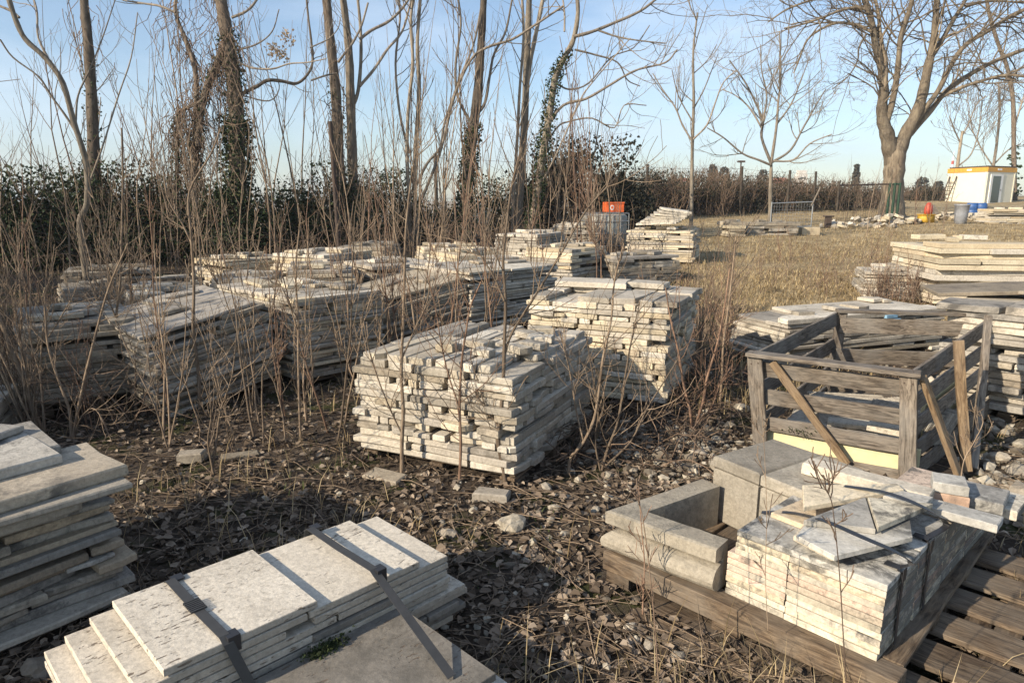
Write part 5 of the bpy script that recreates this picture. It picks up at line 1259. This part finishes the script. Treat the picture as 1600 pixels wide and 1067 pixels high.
for k, (x0, x1, yt, Y, lab) in enumerate(((985, 1060, 262, 31, 'brown hedge clump beside the lone fence post'), (1045, 1125, 264, 33, 'brown hedge clump behind the slim bare tree'), (1110, 1185, 272, 35, 'brown hedge clump behind the street lamp'), (1170, 1250, 276, 37, 'brown hedge clump behind the spreading bare tree'), (1240, 1320, 280, 38, 'brown hedge clump behind the mesh panel posts'), (1300, 1390, 284, 40, 'brown hedge clump left of the big trunk'), (1400, 1475, 292, 52, 'brown hedge clump between the big trunk and the cabin'))):
    bush(lab, x0, x1, yt, Y, 2000, .085, 'dull', 150, 3, group=H_, name='hedge_clump', cat='hedge')
for k, (px, top, Y, w_, lab) in enumerate(((1112, 258, 120, 20, 'far round tree top left of the street lamp'), (1130, 262, 125, 26, 'far bushy tree behind the street lamp'), (1190, 266, 130, 24, 'far round tree above the red-roofed house'), (1335, 258, 110, 34, 'far conifer left of the big trunk'), (1440, 278, 120, 30, 'far tree clump left of the cabin'), (1465, 284, 125, 22, 'far small tree touching the cabin edge'))):
    a = D(px, 300, Y); z0 = gz(a[0], a[1]); hz = D(px, top, Y)[2] - z0; t = thing('far_tree', lab, 'tree', (a[0], a[1], z0), 0, 'far trees beyond the hedge')
    hw = w_ / 2 / FPX * Y; lb = LB(); con = 'conifer' in lab; m = 900; u = NR.random(m)
    z = hz * ((.12 + .88 * u) if con else (.35 + .65 * u)); rad = hw * ((1.15 - u) if con else np.sqrt(np.maximum(.02, 1 - (2 * u - 1) ** 2 * .9))) * NR.random(m) ** .4; an = NR.uniform(0, 6.28, m)
    lb.add(np.stack([rad * np.cos(an), rad * np.sin(an), z], 1), .5, NR); link('crown', lb.mesh('crown', M['far'], NR), t)
    tb = TB(); tb.tube([(0, 0, -.2), (0, 0, hz * .8)], [.3, .1], 6); tb.build('trunk', M['bark_dark'], t)
# distant wood that reads as one mass
lb = LB()
for q in range(150):
    Y = NR.uniform(150, 420); px = NR.uniform(-300, 1900); a = D(px, 300, Y); z0 = gz(a[0], a[1]); hz = NR.uniform(6, 12) * (1 if px > 900 else .6); m = 90
    u = NR.random(m); hw = NR.uniform(4, 9); an = NR.uniform(0, 6.28, m); rad = hw * np.sqrt(np.maximum(.03, 1 - (2 * u - 1) ** 2)) * NR.random(m) ** .4
    lb.add(np.stack([a[0] + rad * np.cos(an), a[1] + rad * np.sin(an), z0 + u * hz], 1), 2.2, NR)
tag(link('far_woods', lb.mesh('far_woods', M['far'], NR)), 'hazy line of far woods on the plain', 'woods', kind='stuff')

# ------------------------------------------------------------------ saplings
def sapling_mesh(seed, h, kind, mat):
    rng = np.random.default_rng(seed); tb = TB()
    stems = 1 if kind == 'pole' else rng.integers(1, 3) if kind == 'whip' else rng.integers(3, 6)
    for s_ in range(stems):
        n = 9; P = [np.array([rng.normal(0, .02), rng.normal(0, .02), -.05])]; lean = .06 if kind != 'bush' else .38
        d = np.array([rng.normal(0, lean), rng.normal(0, lean), 1.0]); hh = h * (1 if s_ == 0 else rng.uniform(.5, .95)); ds = []
        for i in range(n):
            d = d + np.array([rng.normal(0, .07), rng.normal(0, .07), .10 if kind == 'bush' else .05]); d /= np.linalg.norm(d); ds.append(d); P.append(P[-1] + d * hh / n)
        r0 = .0042 * h + .0035 if kind == 'pole' else .0035 * h + .003
        tb.tube(P, np.linspace(r0, .0022, n + 1), 5, rng.random())
        m = int(rng.integers(6, 12)) if kind != 'pole' else int(rng.integers(4, 9))
        for q in range(m):
            f = rng.uniform(.3, .95); i = min(n - 1, int(f * n)); a = rng.uniform(0, 6.28)
            nd = ds[i] * rng.uniform(.5, 1.1) + np.array([math.cos(a), math.sin(a), 0]) * rng.uniform(.45, .8)
            ln = hh * rng.uniform(.12, .34) * (1.15 - f * .6)
            grow(tb, P[i], nd, ln, max(.0025, r0 * (1 - f) * .7), 1, .13, 0, .13, (1, 3), .5, .7, 4, .0018, rng)
    return tb.mesh('sapling', M[mat])
PROTO = {}
for kind, hs in (('pole', (2.6, 3.4, 2.2, 4.0)), ('whip', (1.3, 1.7, 1.0, 1.5)), ('bush', (.9, 1.2, .7, 1.4))):
    for i, h in enumerate(hs):
        for j, mt in enumerate(('sap', 'red_sap')): PROTO[(kind, i, j)] = (sapling_mesh(100 + i * 7 + j * 3 + len(kind) * 31, h, kind, mt), h)
def inside_stack(p, pad=.02):
    for ctr, yaw, Lu, Lv in FOOT:
        d = np.array(p[:2]) - np.array(ctr[:2]); u = d[0] * math.cos(yaw) + d[1] * math.sin(yaw); v = -d[0] * math.sin(yaw) + d[1] * math.cos(yaw)
        if abs(u) < Lu / 2 + pad and abs(v) < Lv / 2 + pad: return True
    return False
SR = random.Random(77)
def put_sapling(px, py, h, kind, label, group, red=.5):
    p = G(px, py)
    if inside_stack(p): return False
    me, hp = PROTO[(kind, SR.randrange(4), 1 if SR.random() < red else 0)]
    o = link('sapling', me); s = h / hp; sw = s ** .5
    o.location = (p[0], p[1], gz(p[0], p[1])); o.rotation_euler = (SR.gauss(0, .05), SR.gauss(0, .05), SR.uniform(0, 6.28)); o.scale = ((s * .5 + sw * .5) * .85, (s * .5 + sw * .5) * .85, s)
    tag(o, label, 'sapling', group); return True
regions = [
    # px0, px1, py0, py1, n, (h0, h1), kinds, label, group
    (250, 560, 590, 715, 24, (1.0, 1.9), ('whip', 'whip', 'pole'), 'thin bare sapling in the dark clearing between the slab stacks', 'saplings in the dark clearing'),
    (-20, 250, 560, 690, 11, (1.0, 2.0), ('whip', 'bush', 'bush'), 'tangled bare sapling in front of the brown slab stack', 'saplings before the brown stack'),
    (0, 420, 470, 560, 17, (1.3, 2.6), ('whip', 'pole', 'bush'), 'bare sapling among the stacks below the ivy bushes', 'saplings below the ivy bushes'),
    (420, 780, 460, 600, 20, (1.2, 2.6), ('pole', 'whip', 'whip'), 'bare sapling growing between the middle stone stacks', 'saplings between the middle stacks'),
    (560, 940, 405, 470, 20, (1.4, 3.2), ('pole', 'whip', 'pole'), 'reddish bare sapling in front of the rear stone stacks', 'saplings before the rear stacks'),
    (-20, 460, 400, 450, 22, (3.0, 5.4), ('pole', 'pole', 'whip'), 'tall bare sucker in front of the ivy bushes', 'tall suckers before the ivy bushes'),
    (460, 1000, 380, 420, 34, (3.0, 5.8), ('pole', 'pole', 'whip'), 'tall bare sucker among the grey trunks', 'tall suckers among the grey trunks'),
    (-20, 1000, 384, 402, 18, (5.2, 8.0), ('pole', 'pole', 'whip'), 'very tall thin pole tree rising above the ivy bushes', 'thin pole trees above the ivy bushes'),
    (1000, 1160, 400, 600, 22, (.7, 1.4), ('bush', 'whip'), 'dry twiggy weed at the meadow corner', 'weeds at the meadow corner'),
    (1180, 1460, 400, 470, 26, (.5, 1.1), ('whip', 'whip', 'bush'), 'thin dry stalk standing in the yellow meadow', 'stalks in the meadow'),
    (1360, 1455, 455, 480, 16, (.6, .95), ('bush', 'whip'), 'reddish dry weed clump beside the wide cream stack', 'weeds beside the wide cream stack'),
    (1290, 1480, 345, 372, 14, (1.6, 3.4), ('pole', 'whip'), 'bare sucker near the big trunk', 'suckers near the big trunk'),
]
for (x0, x1, y0, y1, n, (h0, h1), kinds, lab, grp) in regions:
    done = 0; tries = 0
    while done < n and tries < n * 6:
        tries += 1
        if put_sapling(SR.uniform(x0, x1), SR.uniform(y0, y1), SR.uniform(h0, h1), SR.choice(kinds), lab, grp, .6 if 'red' in lab else .2): done += 1
# the saplings that stand out, traced one by one
def traced(label, stems, group=None, mat='sap', twn=5, Y=None, tl=.35):
    root = thing('sapling', label, 'sapling', (0, 0, 0), 0, group); tb = TB(); cr = TB()
    for i, (pts, w_) in enumerate(stems):
        yb = Y if Y else G(*pts[0])[1]; w_ = (w_[0] * .78, w_[1] * .8); twn_ = twn + 5
        Pc, r = limb(tb, pts, yb, w_, 6, SR.uniform(-.15, .15) * (i > 0))
        twigs_on(cr, Pc, r, twn_, tl, .0035, 1, .2, up=.1, wob=.15, kids=(2, 4), ratio=.5, spread=.7, minr=.0016)
    tb.build('stem', M[mat], root); cr.build('twig', M[mat], root)
Y1 = G(790, 752)[1]
traced('forked sapling at the near corner of the white strip stack', [([(792, 762), (786, 730), (778, 690), (782, 650), (786, 600), (788, 540), (790, 470), (786, 410), (792, 350), (800, 290), (815, 230)], (11, 4)), ([(787, 690), (775, 660), (760, 640), (748, 600), (735, 560)], (5, 2)), ([(786, 560), (800, 520), (825, 480), (850, 440), (880, 390), (915, 330), (960, 280)], (6, 3)), ([(788, 470), (770, 430), (745, 390), (720, 350)], (5, 2))], twn=9, Y=Y1 - .06)
traced('straight brown sapling before the lit face of the white strip stack', [([(628, 742), (628, 690), (630, 640), (627, 580), (630, 500), (632, 430), (634, 360), (640, 300), (650, 230)], (10, 3)), ([(629, 680), (610, 640), (590, 590), (575, 540), (566, 490)], (4, 2)), ([(628, 560), (650, 510), (668, 470), (672, 420)], (4, 2))], twn=8, Y=G(628, 742)[1])
traced('slender sapling before the middle of the lit strip face', [([(718, 750), (720, 690), (718, 630), (722, 560), (728, 520), (735, 480), (752, 440)], (7, 3)), ([(719, 640), (702, 590), (690, 540), (680, 480), (665, 420)], (4, 2))], twn=8, Y=G(718, 752)[1], mat='red_sap')
traced('curved sapling right of the white strip stack', [([(888, 742), (892, 715), (912, 690), (928, 655), (936, 610), (942, 560), (955, 500), (960, 440), (975, 380)], (8, 3)), ([(912, 690), (900, 640), (890, 580), (875, 520)], (4, 2))], twn=7, Y=G(890, 742)[1])
traced('clump of sapling stems before the cream block stack', [([(940, 735), (950, 700), (965, 660), (975, 600), (985, 540), (1000, 470)], (7, 2.5)), ([(946, 728), (985, 690), (1010, 640), (1035, 600), (1060, 560)], (5, 2)), ([(938, 735), (930, 690), (935, 640), (925, 580), (915, 520)], (5, 2))], twn=8, Y=G(940, 738)[1])
traced('wide forked sapling between the cream block stack and the crate', [([(1082, 672), (1078, 640), (1068, 600), (1060, 550), (1048, 500), (1040, 450)], (7, 2.5)), ([(1084, 670), (1098, 630), (1105, 590), (1120, 540), (1132, 480), (1140, 420)], (7, 2.5)), ([(1083, 668), (1110, 640), (1125, 600), (1145, 570)], (4, 2))], twn=9, Y=G(1083, 674)[1], mat='red_sap')
traced('pale sapling by the short side of the cream block stack', [([(1124, 640), (1128, 590), (1130, 540), (1138, 480), (1145, 420), (1150, 370)], (6, 2.5))], twn=8, Y=G(1124, 640)[1])
traced('thick crooked sapling at the edge of the brown slab stack', [([(70, 680), (52, 640), (36, 590), (18, 550), (0, 500), (-20, 470)], (10, 6)), ([(38, 600), (50, 560), (80, 520), (110, 470)], (4, 2))], twn=7, Y=G(70, 680)[1])
traced('forked sapling clump behind the dark marble slabs', [([(112, 686), (108, 640), (90, 590), (75, 540), (70, 480)], (7, 3)), ([(114, 686), (122, 640), (135, 580), (150, 520), (170, 450), (200, 380)], (7, 3)), ([(115, 680), (128, 650), (150, 640), (175, 690)], (3, 2))], twn=8, Y=G(112, 688)[1])
traced('tall thin sapling before the slumped grey slabs', [([(215, 625), (212, 580), (195, 530), (182, 500), (188, 440), (190, 370), (192, 280), (190, 200)], (7, 3)), ([(182, 500), (170, 470), (150, 440)], (3, 2))], twn=6, Y=G(215, 628)[1])
traced('tall bright-stemmed sapling between the slumped slabs and the pale bricks', [([(312, 640), (310, 580), (302, 520), (303, 440), (298, 360), (296, 300), (330, 240), (345, 200)], (8, 3)), ([(299, 380), (285, 350), (262, 310), (255, 260)], (4, 2))], twn=7, Y=G(312, 642)[1])
traced('straight tall sapling in front of the pale brick stack', [([(470, 690), (468, 640), (466, 560), (466, 500), (462, 420), (470, 340)], (6, 3)), ([(466, 520), (450, 470), (425, 420)], (3, 1.5))], twn=8, Y=G(470, 690)[1])
traced('leaning sapling pair in the dark clearing', [([(330, 745), (338, 690), (345, 640), (362, 590), (370, 520)], (6, 2.5)), ([(334, 740), (325, 690), (330, 640), (312, 580)], (5, 2)), ([(262, 700), (240, 630), (205, 560), (180, 500)], (4, 2))], twn=7, Y=G(330, 748)[1])
W = 'thin dark weed stalks round the tile pallet'
traced('dark bent weed stalk rising before the tile stack', [([(1030, 1075), (1026, 1020), (1020, 940), (1010, 850), (1000, 790), (985, 765), (978, 758)], (3.2, 1.6))], W, 'vine', 3, U(1030, 1075, .0)[1] * .98, .10)
traced('reddish weed stalk at the pallet edge below the moulding', [([(1004, 965), (1005, 930), (1007, 880), (1002, 820), (998, 760)], (4, 1.6))], W, 'red_sap', 5, U(1004, 968)[1], .12)
traced('tall weed stalk crossing the cap of the concrete block', [([(1200, 985), (1196, 900), (1198, 800), (1194, 700), (1190, 640)], (1.8, 1.0))], W, 'sap', 3, 2.15, .1)
traced('dark wiry stalk hooked over the cut tiles', [([(1322, 1060), (1318, 1000), (1312, 900), (1302, 800), (1296, 775), (1288, 764), (1270, 760)], (3.0, 1.5))], W, 'vine', 4, 1.72, .10)
traced('curled dry stem beside the crate braces', [([(1500, 760), (1506, 720), (1522, 690), (1536, 660), (1530, 640)], (2.5, 1.2))], W, 'sap', 6, 3.6, .15)

# ------------------------------------------------------------------ ground cover
def ok_mask(P):
    return np.array([not inside_stack(p, -.06) for p in P])
def scatter(n, y0, y1, spread=.86, rng=NR):
    Y = y0 * np.power(y1 / y0, rng.random(n)); X = rng.uniform(-1, 1, n) * Y * spread; return np.stack([X, Y], 1)
def patch(P, f, seed):
    r = np.random.default_rng(seed); a = r.uniform(0, 6.28, (6,)); k = r.normal(0, f, (6, 2))
    return sum(np.sin(P @ k[i] + a[i]) for i in range(6)) / 2.4
def cover():
    rng = NR
    # dead leaves
    P = scatter(30000, 1.35, 9.5, .88); P = P[ok_mask(P)]; P = P[(patch(P, 2.2, 1) + rng.normal(0, .7, len(P))) > -.55]
    lb = LB(); z = ground(P[:, 0], P[:, 1]); lb.add(np.column_stack([P, z + rng.random(len(P)) * .022 + .003]), .040, rng)
    tag(link('leaf_litter', lb.mesh('leaf_litter', M['litter'], rng, .80, .2, True)), 'dark dead leaves covering the clearing floor', 'dead leaves', kind='stuff')
    # stones and gravel
    ico = bmesh_ico()
    def stones(name, label, P, s0, s1):
        n = len(P); S = s0 * np.power(s1 / s0, rng.random(n) ** 2.2); z = ground(P[:, 0], P[:, 1])
        V0, F0 = ico; nv = len(V0)
        J = 1 + rng.normal(0, .17, (n, nv, 1)); A = rng.uniform(.55, 1.2, (n, 1, 3)); A[:, :, 2] *= .75
        ang = rng.uniform(0, 6.28, n); R = np.zeros((n, 3, 3)); R[:, 0, 0] = np.cos(ang); R[:, 0, 1] = -np.sin(ang); R[:, 1, 0] = np.sin(ang); R[:, 1, 1] = np.cos(ang); R[:, 2, 2] = 1
        V = (V0[None] * J * A) * S[:, None, None]; V = np.einsum('nij,nvj->nvi', R, V) + np.stack([P[:, 0], P[:, 1], z + S * .25], 1)[:, None, :]
        T = (F0[None] + (np.arange(n) * nv)[:, None, None]).reshape(-1, 3)
        tag(link(name, mesh_np(name, V.reshape(-1, 3), None, T, M['gravel'], False, np.repeat(rng.random(n), nv))), label, 'gravel', kind='stuff')
    P = scatter(14000, 1.35, 8.5, .88); P = P[ok_mask(P)]
    lit = np.exp(-((P[:, 0] - .55) / 1.1) ** 2 - ((P[:, 1] - 3.4) / 1.5) ** 2)
    P = P[rng.random(len(P)) < .20 + .8 * lit]; stones('gravel', 'pale gravel and small stones scattered on the soil', P, .005, .032)
    q = np.stack([rng.uniform(2.65, 4.2, 900), rng.uniform(2.7, 5.2, 900)], 1); q = q[ok_mask(q)]; 
    q2 = np.stack([rng.normal(1.15, .35, 420), rng.normal(4.35, .5, 420)], 1); q2 = q2[ok_mask(q2)]
    stones('rubble', 'cream rubble around the wooden crate', np.concatenate([q, q2]), .018, .06)
    # fallen twigs
    P = scatter(4200, 1.4, 9, .88); P = P[ok_mask(P)]; tb = TB()
    for p in P:
        a = rng.uniform(0, 6.28); ln = rng.uniform(.08, .45); z = gz(*p); d = np.array([math.cos(a), math.sin(a), 0]); m = np.array([-d[1], d[0], 0]) * rng.normal(0, .08) * ln
        A = np.array([p[0], p[1], z + .012]); tb.tube([A, A + d * ln / 2 + m + [0, 0, rng.random() * .03], A + d * ln + [0, 0, rng.random() * .03]], [.003, .0025, .0015], 3, rng.random())
    tag(link('fallen_twigs', tb.mesh('fallen_twigs', M['sap'])), 'fallen twigs lying over the dead leaves', 'twigs', kind='stuff')
    # blades
    def blades(name, label, P, h0, h1, wd, mat, bend=.5):
        n = len(P); z = ground(P[:, 0], P[:, 1]); hh = rng.uniform(h0, h1, n); a = rng.uniform(0, 6.28, n); b = rng.uniform(.1, bend, n) * hh
        B = np.stack([P[:, 0], P[:, 1], z], 1); s = np.stack([np.cos(a + 1.57), np.sin(a + 1.57), 0 * a], 1) * wd; d = np.stack([np.cos(a), np.sin(a), 0 * a], 1)
        m = B + d * (b * .35)[:, None] + np.array([0, 0, 1]) * (hh * .6)[:, None]; t = B + d * b[:, None] + np.array([0, 0, 1]) * hh[:, None]
        V = np.stack([B - s, B + s, m + s * .8, m - s * .8, t], 1).reshape(-1, 3); o = np.arange(n)[:, None] * 5
        tag(link(name, mesh_np(name, V, o + [0, 1, 2, 3], o + [3, 2, 4], M[mat], False, np.repeat(rng.random(n), 5))), label, 'grass', kind='stuff')
    n = 52000; Y = 8.4 * np.power(40 / 8.4, rng.random(n)); X = 2.6 + rng.random(n) * (Y * .84 - 2.6) ; P = np.stack([X, Y], 1)
    P = P[(P[:, 0] > 2.7 + rng.normal(0, .5, len(P)))]; P = P[ok_mask(P)]; P = P[patch(P, .9, 5) + rng.normal(0, .5, len(P)) > -.8]
    blades('dry_grass', 'yellow dry grass of the meadow', P, .03, .12, .006, 'straw', 2.2)
    P = scatter(9000, 5.2, 16, .85); P = P[(P[:, 0] < 3.5)]; P = P[ok_mask(P)]; P = P[patch(P, 1.2, 9) + rng.normal(0, .4, len(P)) > -.3]
    blades('dead_grass', 'brown dead grass between the stone stacks', P, .05, .28, .004, 'straw', 1.0)
    P = scatter(9000, 1.4, 6.0, .88); P = P[ok_mask(P)]; P = P[patch(P, 2.2, 12) + rng.normal(0, .3, len(P)) > .6]
    blades('green_grass', 'sparse green grass and moss blades in the clearing', P, .015, .07, .0028, 'grass', .9)
    P = scatter(4200, 1.5, 6.0, .88); P = P[ok_mask(P)]; P = P[patch(P, 2, 17) + rng.normal(0, .35, len(P)) > .45]
    blades('straw', 'thin dry straw in the clearing and round the pallets', P, .05, .22, .0022, 'straw', 1.4)
    # brambles and brushwood
    tb = TB()
    def arcs(n, x0, x1, y0, y1, hmax, lmax):
        for q in range(n):
            p = G(rng.uniform(x0, x1), rng.uniform(y0, y1)); p[2] = gz(p[0], p[1])
            a = rng.uniform(0, 6.28); ln = rng.uniform(.3, 1) * lmax; hh = rng.uniform(.3, 1) * hmax; d = np.array([math.cos(a), math.sin(a), 0]); m = np.array([-d[1], d[0], 0]) * rng.normal(0, .2) * ln
            t = np.linspace(0, 1, 6)[:, None]; e = rng.uniform(.3, 1)
            P = p + d * ln * t + m * t * t + np.array([0, 0, 1]) * hh * (1.8 * t - (1.8 - e) * t * t); P = P + rng.normal(0, .02, P.shape)
            tb.tube(P, np.linspace(.0048, .0022, 6), 3, rng.random())
    arcs(230, -40, 260, 540, 680, .6, .8); arcs(240, -40, 470, 440, 530, .5, 1.0); arcs(330, 250, 800, 440, 600, .5, .8); arcs(260, -40, 480, 392, 440, 1.4, 1.4)
    arcs(520, 440, 1010, 380, 425, 1.5, 1.4); arcs(260, 800, 1150, 430, 620, .5, .6); arcs(220, 840, 1110, 620, 740, .35, .5); arcs(260, 1345, 1460, 440, 480, .7, .4); arcs(160, 1180, 1460, 400, 470, .6, .4)
    tag(link('brushwood', tb.mesh('brushwood', M['vine'])), 'tangle of bare brambles between the stacks and the trunks', 'brushwood', kind='stuff')
    # single stones one can pick out
    V0, F0 = bmesh_ico(2)
    def rock(px, py, s, label, group=None, flat=.7, name='rock', mat='rock'):
        p = G(px, py); r = np.random.default_rng(int(px * 7 + py)); k = r.normal(0, 1.3, (5, 3)); ph = r.uniform(0, 6.28, 5)
        J = 1 + .14 * sum(np.sin(V0 @ k[i] * 1.6 + ph[i]) for i in range(5)) / 1.6 + r.normal(0, .05, len(V0)); V = V0 * J[:, None] * np.array([1.1, .9, flat]) * s
        o = link(name, mesh_np(name, V, None, F0, M[mat], False)); o.location = (p[0], p[1], gz(p[0], p[1]) + s * flat * .45); o.rotation_euler = (0, 0, r.uniform(0, 6)); tag(o, label, 'rock', group)
    rock(800, 826, .075, 'rough lump of old mortar in the leaf litter before the strip stack', flat=.75)
    rock(852, 766, .045, 'pale round stone beside the near corner of the strip stack')
    rock(702, 838, .042, 'white knobbly stone close to the far end of the travertine bundle')
    rock(952, 745, .04, 'yellowish stone below the clump of sapling stems')
    g = 'loose pale rocks on the clearing floor'
    for px, py, s in ((985, 752, .03), (865, 796, .03), (740, 800, .03), (690, 822, .03), (655, 810, .026), (880, 838, .026), (1062, 690, .05), (1095, 712, .045), (1140, 668, .05), (1030, 705, .04), (1120, 690, .045), (1160, 640, .05), (930, 800, .028), (1060, 1030, .03), (1015, 1010, .028), (985, 985, .03), (620, 990, .03), (60, 1055, .06)):
        rock(px, py, s, 'loose pale rock lying in the leaf litter', g)
    for px, py, s in ((1588, 742, .07), (1572, 790, .06), (1560, 720, .06), (1592, 700, .06), (1598, 775, .08)):
        rock(px, py, s, 'cream rubble stone at the foot of the grey slab stack', 'rubble stones at the grey slab stack')
    def brick_(px, py, l_, w_, h_, rz, label, mat='lime_grey', tilt=0):
        mb = MB(); mb.bbox(-l_ / 2, l_ / 2, -w_ / 2, w_ / 2, 0, h_, .008, .008, random.Random(int(px))); o = mb.build('stone_block', M[mat]); p = G(px, py); o.location = (p[0], p[1], gz(p[0], p[1]) + .004); o.rotation_euler = (tilt, 0, rz); tag(o, label, 'stone block')
    brick_(768, 782, .19, .10, .055, -.25, 'small grey stone block lying on the leaves before the strip stack')
    brick_(602, 748, .26, .12, .03, -.5, 'flat brown slab piece half buried beside the strip stack', 'old', .1)
    brick_(300, 722, .16, .10, .07, .2, 'dark stone block lying in the dark clearing', 'old')
    brick_(375, 716, .24, .08, .03, .4, 'brown strip of stone lying in the dark clearing', 'old')
import bmesh
def bmesh_ico(sub=1):
    bm = bmesh.new(); bmesh.ops.create_icosphere(bm, subdivisions=sub, radius=1); V = np.array([v.co[:] for v in bm.verts]); F = np.array([[v.index for v in f.verts] for f in bm.faces]); bm.free(); return V, F
cover()

# ------------------------------------------------------------------ air
mb = MB(); mb.box(-700, 700, -30, 700, -14, 40)
m, t, b = mat_new('air'); t.nodes.remove(b); pv = N(t, 'ShaderNodeVolumePrincipled', Density=.0007, Anisotropy=.3); pv.inputs['Color'].default_value = (.86, .92, 1.0, 1)
t.links.new(pv.outputs[0], [n for n in t.nodes if n.type == 'OUTPUT_MATERIAL'][0].inputs['Volume'])
HAZE = True
if HAZE: tag(mb.build('haze', m), 'thin bluish haze over the yard and plain', 'haze', kind='stuff')
